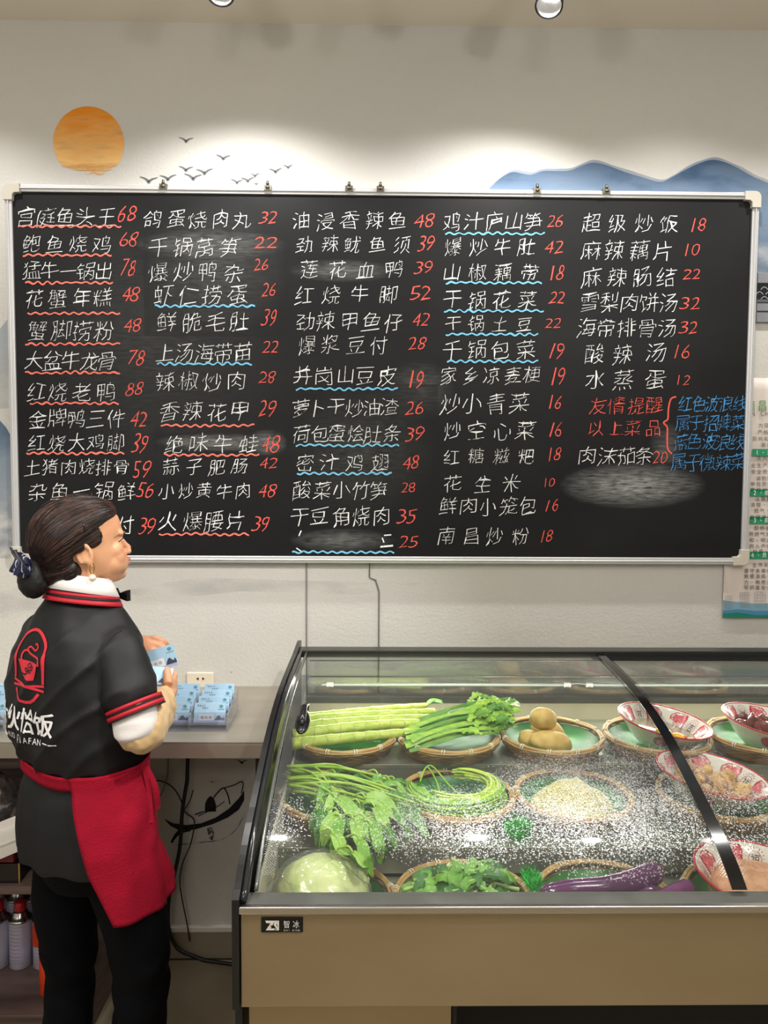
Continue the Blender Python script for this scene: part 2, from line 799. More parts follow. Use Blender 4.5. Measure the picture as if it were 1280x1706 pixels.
def bird(cx, cy, wd, m_=birdm, flip=1, lift=1.0):
    mb = MB()
    h = wd*0.30*lift
    L = [(-wd/2, h*0.75), (-wd*0.22, h*0.45), (-wd*0.04, -h*0.05), (0, -h*0.25), (wd*0.06, 0), (wd*0.22, h*0.35), (wd/2, h*0.6)]
    L = [(cx+flip*x, -cy+y) for x, y in L]
    P = [(p.x, p.y) for p in smooth_path(L, 3)]
    stroke(mb, P, lambda t: wd*0.03+wd*0.13*sin(pi*t)**1.5, wallmap(0.002))
    return mb.build('painted_bird', m_, wb)


for bx, by, bw, fl_ in [(310, 234, 24, 1), (372, 263, 24, 1), (310, 282, 24, 1), (341, 287, 28, -1), (322, 296, 30, 1), (248, 301, 30, 1),
                        (280, 297, 28, -1), (425, 292, 17, -1), (413, 300, 24, -1), (395, 303, 22, 1), (427, 306, 12, -1),
                        (459, 285, 22, -1), (480, 278, 17, -1)]:
    bird(bx, by, bw, flip=fl_)
# --- mural: mountains
zt, zm = W(1188, 266).z, W(1188, 330).z
mtm = paint_mat('mountain_paint', srgb(58, 84, 116), srgb(120, 142, 168), zt, zm, zm-0.32, zt-0.10, 5, (1, 1, 3), 0.5, 0.95)
mtl = paint_mat('mountain_wash', srgb(150, 160, 175), srgb(190, 196, 204), zt+0.02, zm, zm-0.4, zt-0.05, 4, (1, 1, 2), 0.3, 0.7)
out = [(812, 318), (830, 300), (852, 287), (870, 289), (885, 291), (905, 285), (930, 285), (950, 284), (970, 276), (988, 271), (1010, 275),
       (1040, 286), (1070, 295), (1100, 303), (1120, 295), (1140, 284), (1165, 272), (1188, 266), (1210, 271), (1230, 280), (1255, 294), (1290, 309), (1340, 330), (1420, 350)]
sm = smooth_path(out, 4)
o = wpoly([(p.x, p.y) for p in sm]+[(1420, 560), (1100, 560), (812, 400)], mtm, 'painted_mountain')
o['label'] = 'blue-grey mountain ridge painted on the wall'
sm2 = [(p.x+2, p.y-4-2*noise.noise(V((p.x*0.03, 0, 0)))) for p in sm]
wpoly(sm2+[(1420, 420), (812, 330)], mtl, 'painted_mist', d=0.0010)
zl = W(5, 500).z
mt2 = paint_mat('mountain_left_paint', srgb(92, 114, 138), srgb(160, 172, 184), W(5, 690).z, W(5, 820).z, W(5, 900).z, W(5, 760).z, 6, (1, 1, 2), 0.4, 0.9)
wpoly([(-160, 640), (-90, 655), (-40, 668), (-10, 690), (10, 712), (26, 740), (26, 930), (-160, 930)], mt2, 'painted_mountain')
mt3 = paint_mat('mountain_faint_paint', srgb(176, 186, 196), srgb(196, 202, 206), W(5, 500).z, W(5, 640).z, W(5, 690).z, W(5, 600).z, 6, (1, 1, 2), 0.4, 0.6)
wpoly([(-160, 560), (-60, 545), (-10, 560), (14, 530), (14, 680), (-160, 690)], mt3, 'painted_mountain', d=0.0010)
# faint wash stroke under the board
for (pp, a) in (([(0, 985), (60, 975), (120, 985), (120, 1010), (40, 1030), (0, 1030)], 0.5), ([(200, 985), (330, 962), (520, 968), (700, 972), (600, 990), (400, 985), (260, 1000)], 0.45)):
    wpoly(pp, alpha_noise('faint_wash', srgb(190, 192, 194), 5, 0.4, 0.85, 0.25, (1, 1, 3)), 'painted_mist', d=0.0012)

# --- ink boat under the counter
ink = mat('ink_paint', srgb(14, 14, 16), 0.8)
mb = MB()
hull = [(274, 1365), (288, 1372), (310, 1375), (335, 1372), (360, 1362), (382, 1347), (398, 1330), (407, 1317), (407, 1333), (398, 1349), (380, 1362), (355, 1373), (325, 1382), (300, 1384), (284, 1376)]
mb.poly([W(x, y, 0.003) for x, y in hull], (0, 0.001, 0))
mb.poly([W(x, y, 0.003) for x, y in [(341, 1353), (342, 1338), (346, 1330), (351, 1326), (356, 1330), (360, 1342), (360, 1352)]], (0, 0.001, 0))
for pts, wd in (([(356, 1329), (365, 1318), (373, 1313), (380, 1325), (383, 1340)], 2.2), ([(373, 1313), (390, 1308), (403, 1302), (405, 1310), (402, 1322)], 1.8),
                ([(300, 1383), (292, 1392), (286, 1404)], 4), ([(318, 1383), (300, 1388), (288, 1400)], 3), ([(322, 1316), (316, 1335), (305, 1352)], 1.6),
                ([(330, 1360), (360, 1345), (374, 1335)], 1.4), ([(325, 1357), (340, 1352)], 2)):
    stroke(mb, [(p.x, -p.y) for p in smooth_path(pts, 4)], wd, wallmap(0.003))
mb.build('painted_boat', ink, wb, label='black ink fishing boat painted on the wall')
mb = MB()
mb.poly([W(x, y, 0.002) for x, y in [(345, 1380), (352, 1378), (357, 1388), (354, 1400), (348, 1397)]], (0, 0.001, 0))
stroke(mb, [(p.x, -p.y) for p in smooth_path([(290, 1408), (330, 1404), (370, 1398), (395, 1380), (408, 1352)], 4)], 1.5, wallmap(0.002))
mb.build('painted_reflection', alpha_noise('ink_wash', srgb(40, 40, 42), 40, 0.35, 0.6, 0.7), wb)
bird(403, 1270, 20, ink)
bird(353, 1303, 9, ink)
bird(385, 1120, 5, ink)

# --- wall cables
for px in (511, 632):
    x0 = W(px, 940).x
    pts = [V((x0, WY-0.004, W(px, 900).z))]
    if px == 632:
        pts = [V((W(616, 900).x, WY-0.004, W(616, 900).z)), V((W(616, 962).x, WY-0.004, W(616, 962).z)), V((W(626, 966).x, WY-0.004, W(626, 966).z)), V((x0, WY-0.004, W(632, 985).z))]
    pts.append(V((x0, WY-0.004, 0.55)))
    o = MB().tube(pts, 0.0022, 6).build('wall_cable', mat('grey_cable', srgb(112, 110, 106), 0.6))
    tag(o, 'grey cable running straight down the wall below the board, the %s one' % ('left' if px == 511 else 'kinked right'), 'cable')

# ------------------------------------------------------------------ ceiling spots
SPOTS = [(367, 0, 'tip', 1), (540, 5, 'black', 0), (913, 5, 'on', 1), (0, 0, 'off', 1), (0, 0, 'off2', 1)]
spot_y = 2.05


def ceiling_spot(name_label, px, X, aim, lit, zc=2.87):
    loc = V((X, spot_y, zc))
    t = thing('ceiling_spotlight', name_label, 'spotlight', (X, spot_y, CZ))
    d = V(aim).normalized()
    q = d.to_track_quat('-Z', 'Y').to_matrix()
    c = loc-V((X, spot_y, CZ))
    # body: black can, open at the bottom
    mb = MB()
    mb.lathe([(0.0, 0.10), (0.030, 0.10), (0.034, 0.092), (0.037, 0.0), (0.0375, -0.004), (0.034, -0.004), (0.033, 0.0)], 32, c, q)
    mb.build('lamp_housing', mat('black_lamp', srgb(16, 16, 18), 0.35), t)
    mb = MB().lathe([(0.0335, -0.001), (0.028, 0.018), (0.018, 0.035), (0.0165, 0.04)], 32, c, q)
    mb.build('reflector', mat('lamp_reflector', srgb(235, 235, 235), 0.15, 0.6), t)
    mb = MB().lathe([(0.0, 0.038), (0.017, 0.038)], 24, c, q)
    if lit:
        mb.build('bulb', mat('lamp_bulb', (1, 0.97, 0.92), 0.5, emit=2.5), t)
    else:
        mb.build('bulb', mat('lamp_bulb_back', (0.8, 0.8, 0.8), 0.5), t)
    mb = MB().tube([c+q @ V((0, 0, 0.098)), c+q @ V((0, 0.01, 0.12)), V((0, 0, -0.028))], 0.006, 8)
    mb.build('lamp_arm', mat('black_lamp', (0, 0, 0)), t)
    MB().tube([V((0, 0, -0.03)), V((0, 0, 0))], 0.022, 20).build('ceiling_mount', mat('black_lamp', (0, 0, 0)), t)
    if lit:
        p = loc + d*0.012
        spot('spotlight_beam', p, p+V((d.x*0.4, 0.02, -1)), 27, 142, 0.55, 0.028, (1, 0.985, 0.95))


ceiling_spot('ceiling spotlight above the painted sun and birds, pale reflector showing', 367, Xat(367, spot_y, 2.88), (0.02, -0.30, -1), 1, 2.885)
ceiling_spot('black ceiling spotlight turned away, between the two lit ones', 540, Xat(541, spot_y, 2.88), (-0.35, 0.5, -0.9), 0, 2.905)
ceiling_spot('ceiling spotlight above the right half of the board, pale reflector showing', 913, Xat(915, spot_y, 2.86), (-0.22, -0.38, -1), 1, 2.868)
# the same row of spots goes on outside the frame
for X in (1.0, 1.56, -1.25):
    spot('spotlight_beam', (X, spot_y-0.03, 2.99), (X-0.05, spot_y-0.18, 2.0), 22, 130, 0.6, 0.028, (1, 0.985, 0.95))

# ------------------------------------------------------------------ blackboard
BY = 2.408            # board face plane


def B(px, py, d=0.0):
    return onY(px, py, BY-d)


tl, br = onY(8, 308, BY-0.008), onY(1246, 940, BY-0.008)
cxb = 0.03023
bx0, bx1 = cxb-1.2, cxb+1.2
bz0, bz1 = CAM.z-0.30338, CAM.z-0.30338+1.19687
root = thing('blackboard', 'large black menu board with aluminium frame and chalk dish names', 'blackboard', (cxb, BY, bz0))
boardm = mat('board_surface', srgb(13, 14, 17), 0.5, 0, srgb(22, 24, 24), 2.2, (1, 1, 1.6), 0.40, 0.75, 0.02, 300, spec=0.25, detail=6)
MB().box2((bx0+0.01, BY, bz0+0.01), (bx1-0.01, WY, bz1-0.01)).build('board_panel', boardm, root, world=True)
fw = 0.022
for nm, a, b in (('frame_rail', (bx0, 0, bz1-fw), (bx1, 0, bz1)), ('frame_rail', (bx0, 0, bz0), (bx1, 0, bz0+fw)),
                 ('frame_stile', (bx0, 0, bz0), (bx0+fw, 0, bz1)), ('frame_stile', (bx1-fw, 0, bz0), (bx1, 0, bz1))):
    mb = MB()
    hor = nm == 'frame_rail'
    if hor:
        mb.box2((a[0]+fw*0.9, BY-0.007, a[2]), (b[0]-fw*0.9, WY-0.001, b[2]))
        mb.box2((a[0]+fw*0.9, BY-0.012, a[2]+0.008), (b[0]-fw*0.9, BY-0.006, b[2]-0.009))
    else:
        mb.box2((a[0], BY-0.0071, a[2]+fw*0.9), (b[0], WY-0.001, b[2]-fw*0.9))
        mb.box2((a[0]+0.008, BY-0.0121, a[2]+fw*0.9), (b[0]-0.009, BY-0.006, b[2]-fw*0.9))
    mb.build(nm, ALU, root, 0.002, world=True)
cm = mat('corner_plastic', srgb(196, 190, 178), 0.5)
for (cx_, cz_, sx, sz) in ((bx0, bz0, 1, 1), (bx1, bz0, -1, 1), (bx0, bz1, 1, -1), (bx1, bz1, -1, -1)):
    pts = [(0.004, 0), (0.05, 0), (0.05, 0.026), (0.032, 0.026), (0.026, 0.032), (0.026, 0.05), (0, 0.05), (0, 0.004)]
    pts = [(0.05, -0.002), (0.05, 0.026), (0.033, 0.027), (0.027, 0.033), (0.026, 0.05), (-0.002, 0.05)] + \
          [(0.018-0.02*cos(t), 0.018-0.02*sin(t)) for t in [k*pi/2/6 for k in range(7)]]
    P = [V((cx_+sx*p[0], BY-0.0145, cz_+sz*p[1])) for p in pts]
    mb = MB().poly(P, (0, 0.036, 0))
    mb.build('frame_corner', cm, root, 0.0015, fix=True, world=True)
# clips on the top rail
for px in (274, 447, 582, 634, 894, 1009):
    x = B(px, 311).x
    mb = MB()
    mb.box2((x-0.012, BY-0.016, bz1-0.012), (x+0.012, WY-0.004, bz1+0.004))
    mb.tube([V((x, BY-0.013, bz1+0.004)), V((x, BY-0.013, bz1+0.016))], [0.006, 0.004], 8)
    mb.tube([V((x-0.006, BY-0.017, bz1-0.004)), V((x+0.006, BY-0.017, bz1-0.004))], 0.004, 8)
    mb.build('hanging_clip', mat('tarnished_metal', srgb(120, 116, 104), 0.4, 0.8), root, world=True)

CH = {'w': alpha_noise('white_chalk', srgb(238, 240, 240), 260, 0.25, 0.42, 1.0),
      'r': alpha_noise('red_chalk', srgb(232, 92, 80), 260, 0.25, 0.42, 1.0),
      'b': alpha_noise('blue_chalk', srgb(70, 150, 215), 260, 0.22, 0.40, 1.0),
      'wr': alpha_noise('red_chalk_line', srgb(240, 122, 108), 260, 0.22, 0.40, 1.0),
      'wb': alpha_noise('blue_chalk_line', srgb(120, 195, 230), 260, 0.22, 0.40, 1.0)}
bm_ = lambda x, y: B(x, -y, 0.0008)


def chalk(txt, x0, x1, y0, y1, c='w', name='chalk_dish_name', wd=None):
    mb = MB()
    h = (y1-y0)*0.93
    if c == 'r' and txt.isdigit():
        n = len(txt)
        text2d(mb, txt, x0, x1, -(y0+y1)/2, h, bm_, 0.10, 0.22, jit=0.04, fit=0.86, off0=-0.019)
    else:
        text2d(mb, txt, x0-2, x1+2, -(y0+y1)/2, min(h, 33), bm_, 0.13, 0.10, jit=0.05, off0=-0.019)
    mb.build(name, CH[c], root, world=True)


def wave(x0, x1, y, c, dy=0.0, amp=2.6, per=16.0):
    mb = MB()
    n = int((x1-x0)/1.6)
    ph = random.random()*6
    P = []
    for i in range(n+1):
        t = i/n
        x = x0+(x1-x0)*t
        P.append((x, -(y+dy*t+amp*sin(x/per*2*pi+ph)*(0.6+0.6*noise.noise(V((x*0.02, y, 0))))+1.5*noise.noise(V((x*0.02, y, 5))))))
    stroke(mb, P, lambda t: 2.6+1.4*noise.noise(V((t*9, y, 2))), lambda x, y: B(x, -y, 0.0014))
    mb.build('wavy_underline', CH['w'+c], root, world=True)


D = [  # text x0 x1 y0 y1 | price x0 x1 y0 y1
    ('宫庭鱼头王', 30, 190, 343, 378, '68', 197, 228, 340, 371), ('鲍鱼烧鸡', 36, 185, 390, 422, '68', 200, 230, 384, 412),
    ('猛牛一锅出', 40, 187, 435, 467, '78', 202, 227, 430, 462), ('花蟹年糕', 42, 190, 480, 513, '48', 203, 233, 475, 505),
    ('蟹脚捞粉', 48, 190, 532, 568, '48', 206, 236, 529, 555), ('大盆牛龙骨', 42, 193, 584, 618, '78', 212, 243, 582, 610),
    ('红烧老鸭', 42, 192, 636, 670, '88', 210, 240, 636, 660), ('金牌鸭三件', 48, 208, 681, 714, '42', 217, 247, 683, 713),
    ('红烧大鸡脚', 47, 207, 722, 752, '39', 220, 246, 722, 757), ('土猪肉烧排骨', 42, 215, 764, 792, '59', 220, 252, 765, 798),
    ('杂鱼一锅鲜', 48, 226, 803, 836, '56', 228, 258, 801, 830), ('农家豆付', 48, 230, 859, 892, '39', 232, 258, 862, 892),
    ('鸽蛋烧肉丸', 240, 420, 350, 382, '32', 432, 463, 350, 374), ('干锅莴笋', 248, 398, 396, 430, '22', 423, 464, 393, 416),
    ('爆炒鸭杂', 247, 408, 436, 470, '26', 424, 448, 430, 452), ('虾仁捞蛋', 253, 415, 474, 509, '26', 437, 461, 470, 497),
    ('鲜脆毛肚', 257, 420, 517, 553, '39', 437, 461, 513, 544), ('上汤海带苗', 262, 418, 570, 604, '22', 437, 466, 566, 588),
    ('辣椒炒肉', 258, 413, 618, 652, '28', 432, 460, 617, 640), ('香辣花甲', 265, 418, 667, 705, '29', 432, 461, 665, 695),
    ('绝味牛蛙', 270, 432, 723, 756, '48', 435, 467, 722, 757), ('蒜子肥肠', 268, 418, 763, 792, '42', 433, 463, 761, 782),
    ('小炒黄牛肉', 263, 418, 804, 832, '48', 431, 461, 803, 830), ('火爆腰片', 266, 410, 850, 885, '39', 421, 448, 858, 888),
    ('油浸香辣鱼', 485, 680, 352, 384, '48', 690, 725, 355, 381), ('劲辣鱿鱼须', 490, 688, 392, 422, '39', 697, 724, 391, 421),
    ('莲花血鸭', 492, 676, 432, 464, '39', 691, 721, 433, 458), ('红烧牛脚', 488, 668, 474, 507, '52', 683, 720, 475, 501),
    ('劲辣甲鱼仔', 490, 673, 519, 553, '42', 688, 717, 520, 546), ('爆浆豆付', 492, 650, 558, 591, '28', 681, 712, 560, 584),
    ('井岗山豆皮', 490, 660, 608, 642, '19', 679, 706, 615, 648), ('萝卜干炒油渣', 488, 663, 663, 695, '26', 675, 707, 667, 692),
    ('荷包蛋烩肚条', 488, 667, 707, 739, '39', 676, 707, 708, 736), ('密汁鸡翅', 490, 652, 754, 786, '48', 671, 700, 757, 784),
    ('酸菜小竹笋', 490, 647, 800, 832, '28', 668, 693, 803, 822), ('干豆角烧肉', 483, 650, 844, 877, '35', 661, 695, 846, 873),
    ('鸡汁庐山笋', 740, 905, 353, 386, '26', 912, 940, 357, 379), ('爆炒牛肚', 738, 897, 396, 428, '42', 908, 941, 399, 423),
    ('山椒藕带', 735, 903, 438, 470, '18', 913, 942, 440, 468), ('干锅花菜', 735, 898, 483, 516, '22', 915, 943, 485, 507),
    ('干锅土豆', 735, 894, 526, 554, '22', 908, 936, 529, 548), ('干锅包菜', 735, 894, 566, 600, '19', 914, 939, 570, 601),
    ('家乡凉麦梗', 735, 903, 610, 641, '19', 917, 942, 610, 642), ('炒小青菜', 733, 882, 654, 690, '16', 912, 937, 657, 684),
    ('炒空心菜', 735, 896, 700, 734, '16', 913, 938, 702, 730), ('红糖糍粑', 732, 896, 746, 774, '18', 911, 936, 745, 769),
    ('花生米', 732, 874, 790, 821, '10', 904, 925, 795, 813), ('鲜肉小笼包', 733, 894, 827, 859, '16', 908, 931, 830, 853),
    ('南昌炒粉', 725, 886, 877, 908, '18', 898, 922, 882, 905),
    ('超级炒饭', 968, 1136, 355, 388, '18', 1149, 1177, 360, 388), ('麻辣藕片', 967, 1121, 400, 435, '10', 1137, 1167, 405, 428),
    ('麻辣肠结', 967, 1127, 445, 480, '22', 1138, 1168, 447, 466), ('雪梨肉饼汤', 967, 1130, 488, 522, '32', 1133, 1168, 494, 517),
    ('海带排骨汤', 962, 1127, 529, 563, '32', 1131, 1164, 534, 557), ('酸辣汤', 965, 1115, 571, 606, '16', 1121, 1150, 574, 599),
    ('水蒸蛋', 967, 1113, 614, 653, '12', 1125, 1151, 624, 643), ('肉沫茄条', 967, 1088, 742, 775, '20', 1088, 1113, 750, 773)]
for (t, a, b, c, d_, p, e, f_, g, h) in D:
    chalk(t, a, b, c, d_)
    chalk(p, e, f_, g, h, 'r', 'chalk_price')
chalk('友情提醒', 983, 1106, 660, 691, 'r', 'chalk_note')
chalk('以上菜品', 980, 1102, 699, 728, 'r', 'chalk_note')
for t, x0, x1, y0, y1 in (('红色波浪线', 1133, 1243, 657, 686), ('属于招牌菜', 1127, 1240, 689, 719), ('蓝色波浪线', 1124, 1241, 721, 751), ('属于微辣菜', 1120, 1240, 755, 785)):
    chalk(t, x0, x1, y0, y1, 'b', 'chalk_note')
chalk('25', 665, 698, 892, 913, 'r', 'chalk_price')
mb = MB()
stroke(mb, [(p.x, -p.y) for p in smooth_path([(1127, 661), (1118, 665), (1114, 682), (1113, 698), (1106, 704), (1112, 712), (1112, 730), (1113, 748), (1120, 756)], 5)], 2.6, bm_)
mb.build('chalk_brace', CH['r'], root, world=True)
mb = MB()
stroke(mb, [(634, -911), (655, -909)], 3, bm_)
stroke(mb, [(637, -896), (640, -904)], 2, bm_)
stroke(mb, [(640, -892), (652, -891)], 2, bm_)
stroke(mb, [(498, -893), (502, -884)], 2, bm_)
stroke(mb, [(494, -913), (504, -920)], 2, bm_)
mb.build('half_erased_writing', CH['w'], root, world=True)
for x0, x1, y, c in ((32, 202, 377, 'r'), (38, 186, 425, 'r'), (42, 188, 471, 'r'), (46, 200, 522, 'r'), (42, 200, 573, 'r'), (42, 200, 621, 'r'), (50, 198, 672, 'r'),
                     (44, 207, 755, 'r'), (268, 424, 709, 'r'), (273, 432, 758, 'r'), (265, 415, 890, 'r'), (258, 425, 510, 'b'), (262, 420, 606, 'b'),
                     (493, 663, 648, 'b'), (493, 665, 742, 'b'), (495, 653, 789, 'b'), (487, 657, 920, 'b'), (742, 908, 389, 'b'), (743, 903, 471, 'b'),
                     (740, 906, 518, 'b'), (743, 897, 557, 'b'), (745, 897, 602, 'b')):
    wave(x0, x1, y, c)


def smear(x0, x1, y0, y1, a, ns=18, key=''):
    p0, p1 = B(x0, y1, 0.0004), B(x1, y0, 0.0004)
    P = [V((p0.x, p0.y, p0.z)), V((p1.x, p0.y, p0.z)), V((p1.x, p0.y, p1.z)), V((p0.x, p0.y, p1.z))]
    mb = MB().add(P, [(0, 1, 2, 3)])
    rl = root.location
    c = ((p0.x+p1.x)/2-rl.x, (p0.z+p1.z)/2-rl.z)
    m = alpha_noise('chalk_dust_%d_%d' % (x0, y0), srgb(190, 192, 190), ns, 0.25, 0.75, a, (1.5, 1, 9), radial=(c[0], c[1], (p1.x-p0.x)/2, (p1.z-p0.z)/2))
    mb.build('chalk_smear', m, root, world=True)


smear(930, 1180, 770, 848, 0.8)
smear(225, 480, 383, 432, 0.75)
smear(255, 475, 722, 752, 0.5)
smear(480, 660, 432, 470, 0.35)
smear(480, 660, 880, 920, 0.35)
smear(410, 480, 715, 760, 0.5)
smear(640, 760, 600, 700, 0.2)
smear(240, 480, 330, 560, 0.13)
smear(480, 730, 640, 860, 0.1)
smear(1080, 1140, 700, 790, 0.25)
smear(20, 480, 360, 800, 0.07)

# ------------------------------------------------------------------ wall poster and notice plaque at the right
post = thing('wall_poster', 'pale fire-safety poster with green headings on the wall, partly behind the board', 'poster', W(1240, 1028))
pm = mat('poster_paper', srgb(222, 212, 205), 0.35, 0, srgb(212, 202, 196), 2)
x0, x1 = W(1203, 1000).x, W(1500, 1000).x
z0, z1 = W(1240, 1028).z, W(1275, 630).z
P = []
for j in range(21):
    t = j/20
    z = z0+(z1-z0)*t
    P.append([V((x0+(x1-x0)*i/16, WY-0.003-0.006*abs(sin(t*3+i*0.2))*(1-i/16)-(0.004 if i == 0 and t < .25 else 0), z)) for i in range(17)])
o = MB().grid(P).build('poster_sheet', pm, post, world=True)
so = o.modifiers.new('s', 'SOLIDIFY')
so.thickness = 0.001
pmap = lambda x, y: W(x, -y, 0.0125)
green = mat('poster_green', srgb(28, 140, 100), 0.5)
dark = mat('poster_ink', srgb(70, 62, 58), 0.6)
pw = mat('poster_white_letters', srgb(240, 240, 235), 0.5)
for y, t in ((754, '1、法'), (821, '2、值班'), (867, '3、厨师'), (925, '4、员工')):
    xs = 1254 if y < 800 else (1250 if y < 850 else (1250 if y < 900 else 1246))
    mb = MB()
    mb.poly([pmap(a, -b) for a, b in ((xs, y-6), (1420, y-6), (1420, y+6), (xs, y+6))], (0, 0.0006, 0))
    mb.poly([pmap(a, -b) for a, b in ((xs-14, y-6), (xs-2, y-6), (xs-2, y+6), (xs-14, y+6))], (0, 0.0006, 0))
    mb.build('poster_heading_bar', green, post, world=True)
    mb = MB()
    text2d(mb, t, xs+3, xs+3+10*len(t), -y, 8, lambda x, y: W(x, -y, 0.0135), wd=0.9)
    mb.build('poster_heading', pw, post, world=True)
mb = MB()
text2d(mb, '南昌县', 1241, 1301, -676, 18, pmap, wd=0.85)
mb.build('poster_title', mat('poster_title_green', srgb(70, 140, 80), 0.5), post, world=True)
mb = MB()
text2d(mb, 'NAN CHANG', 1236, 1305, -687-2, 8, pmap, wd=0.8)
rows = [(709, 1263, '为强化'), (720, 1262, '严格按'), (731, 1253, '民共和国'), (741, 1268, '管理'), (763, 1260, '法人单'), (775, 1251, '全生产工'), (786, 1251, '安全责任'),
        (797, 1259, '消防安'), (806, 1250, '单位安全'), (816, 1250, '育培训后'), (831, 1258, '认真执'), (841, 1250, '清楚、责'), (851, 1256, '燃气、灭'), (862, 1249, '救援通道'),
        (880, 1256, '厨师长是'), (890, 1247, '用燃气泄漏'), (900, 1248, '和“明火作'), (910, 1248, '的入户安检'), (919, 1254, '灶具、燃'),
        (941, 1253, '全体从业'), (951, 1239, '遵守本单位的'), (960, 1239, '救援演练，增'), (970, 1239, '力，熟悉消防'), (979, 1239, '导顾客安全疏')]
for y, x, t in rows:
    text2d(mb, t, x, x+9.6*len(t), -y, 7.6, pmap, wd=0.95)
mb.build('poster_text', dark, post, world=True)
for pts, m_ in (([(1205, 1000), (1230, 1003), (1260, 1006), (1420, 1000), (1420, 1022), (1205, 1022)], mat('poster_blue_grey', srgb(120, 160, 178), 0.5)),
                ([(1205, 1017), (1230, 1015), (1260, 1018), (1420, 1014), (1420, 1026), (1205, 1026)], mat('poster_blue', srgb(70, 130, 170), 0.5)),
                ([(1205, 1022), (1230, 1020), (1260, 1025), (1420, 1020), (1420, 1029), (1205, 1029)], mat('poster_dark_green', srgb(20, 120, 100), 0.5))):
    d0 = {'poster_blue_grey': 0.0105, 'poster_blue': 0.0115, 'poster_dark_green': 0.0125}[m_.name]
    MB().poly([W(a, b, d0) for a, b in pts], (0, 0.0006, 0)).build('poster_wave_band', m_, post, world=True)
mb = MB()
for bx, bw, by in ((1208, 12, 993), (1234, 15, 987), (1258, 18, 986)):
    for i in range(5):
        stroke(mb, [(bx+bw*i/4, -by), (bx+bw*i/4, -1012)], 0.6, lambda x, y: W(x, -y, 0.0128))
        stroke(mb, [(bx, -(by+i*5)), (bx+bw, -(by+i*5))], 0.6, lambda x, y: W(x, -y, 0.0128))
mb.build('poster_skyline', mat('poster_line_grey', srgb(150, 152, 158), 0.6), post, world=True)

pl = thing('wall_plaque', 'grey wall plaque with a black wavy band, right of the board', 'plaque', W(1290, 538))
x0, x1 = W(1259, 500).x, W(1420, 500).x
zz = [W(1270, y).z for y in (456, 473, 500, 505, 520, 538)]
MB().box2((x0, WY-0.012, zz[5]), (x1, WY-0.0005, zz[0])).build('plaque_board', mat('plaque_grey', srgb(128, 130, 136), 0.5), pl, 0.001, world=True)
MB().box2((x0-0.001, WY-0.015, zz[2]), (x1, WY-0.0121, zz[1])).build('black_band', mat('plaque_black', srgb(18, 22, 28), 0.3), pl, world=True)
for z in (zz[3], zz[4]):
    MB().box2((x0, WY-0.0135, z-0.0015), (x1, WY-0.0121, z+0.0015)).build('groove_line', mat('plaque_black', (0, 0, 0)), pl, world=True)
mb = MB()
for r_ in range(3):
    for k in range(6):
        xx = 1274+k*16-(r_ % 2)*8
        yy = 479+r_*8
        stroke(mb, [(xx-6+12*t/8, -(yy+3.5-4.5*sin(pi*t/8))) for t in range(9)], 1.2, lambda x, y: W(x, -y, 0.0158))
mb.build('wave_pattern', mat('plaque_line', srgb(150, 160, 165), 0.5), pl, world=True)

# ------------------------------------------------------------------ socket
so_ = thing('wall_socket', 'beige two-pin wall socket above the steel counter', 'socket', W(335, 1133, 0))
a, b = W(312, 1156), W(357, 1119)
MB().box2((a.x, WY-0.010, a.z), (b.x, WY-0.0005, b.z)).build('socket_plate', mat('socket_plastic', srgb(226, 216, 198), 0.4), so_, 0.004, world=True, segs=3)
mb = MB()
for px, s in ((329, 1), (339, -1)):
    c = W(px, 1131, 0.0108)
    mb.poly([c+V((s*-0.004, 0, 0)), c+V((s*0.004, 0, 0.005)), c+V((s*0.004, 0, -0.005))], (0, 0.001, 0))
mb.build('pin_hole', BLACKP, so_, world=True)

# ------------------------------------------------------------------ steel counter
CT = 0.90
CYF = 1.925
cx1 = -0.262
cn = thing('steel_counter', 'stainless steel counter top along the wall behind the woman', 'counter', (-1.3, 2.15, CT-0.04))
ctm = mat('counter_steel', srgb(182, 176, 163), 0.36, 0.55, srgb(168, 160, 146), 4, (1, 4, 1), 0.3, 0.7, 0.03, 60, (1, 12, 1))
MB().box2((RX0, CYF, CT-0.006), (cx1, WY-0.001, CT)).build('counter_top', ctm, cn, 0.001, world=True)
MB().box2((RX0, CYF, CT-0.045), (cx1, CYF+0.003, CT-0.0065)).build('front_apron', ctm, cn, 0.001, world=True)
MB().box2((cx1-0.003, CYF+0.0035, CT-0.045), (cx1, WY-0.02, CT-0.0065)).build('end_apron', ctm, cn, world=True)
for y in (1.96, 2.37):
    MB().tube([V((-0.30, y, FZ)), V((-0.30, y, CT-0.0065))], 0.016, 16).build('counter_leg', STEEL, cn, world=True)
o = cn
# note: left end stands on the cabinet below

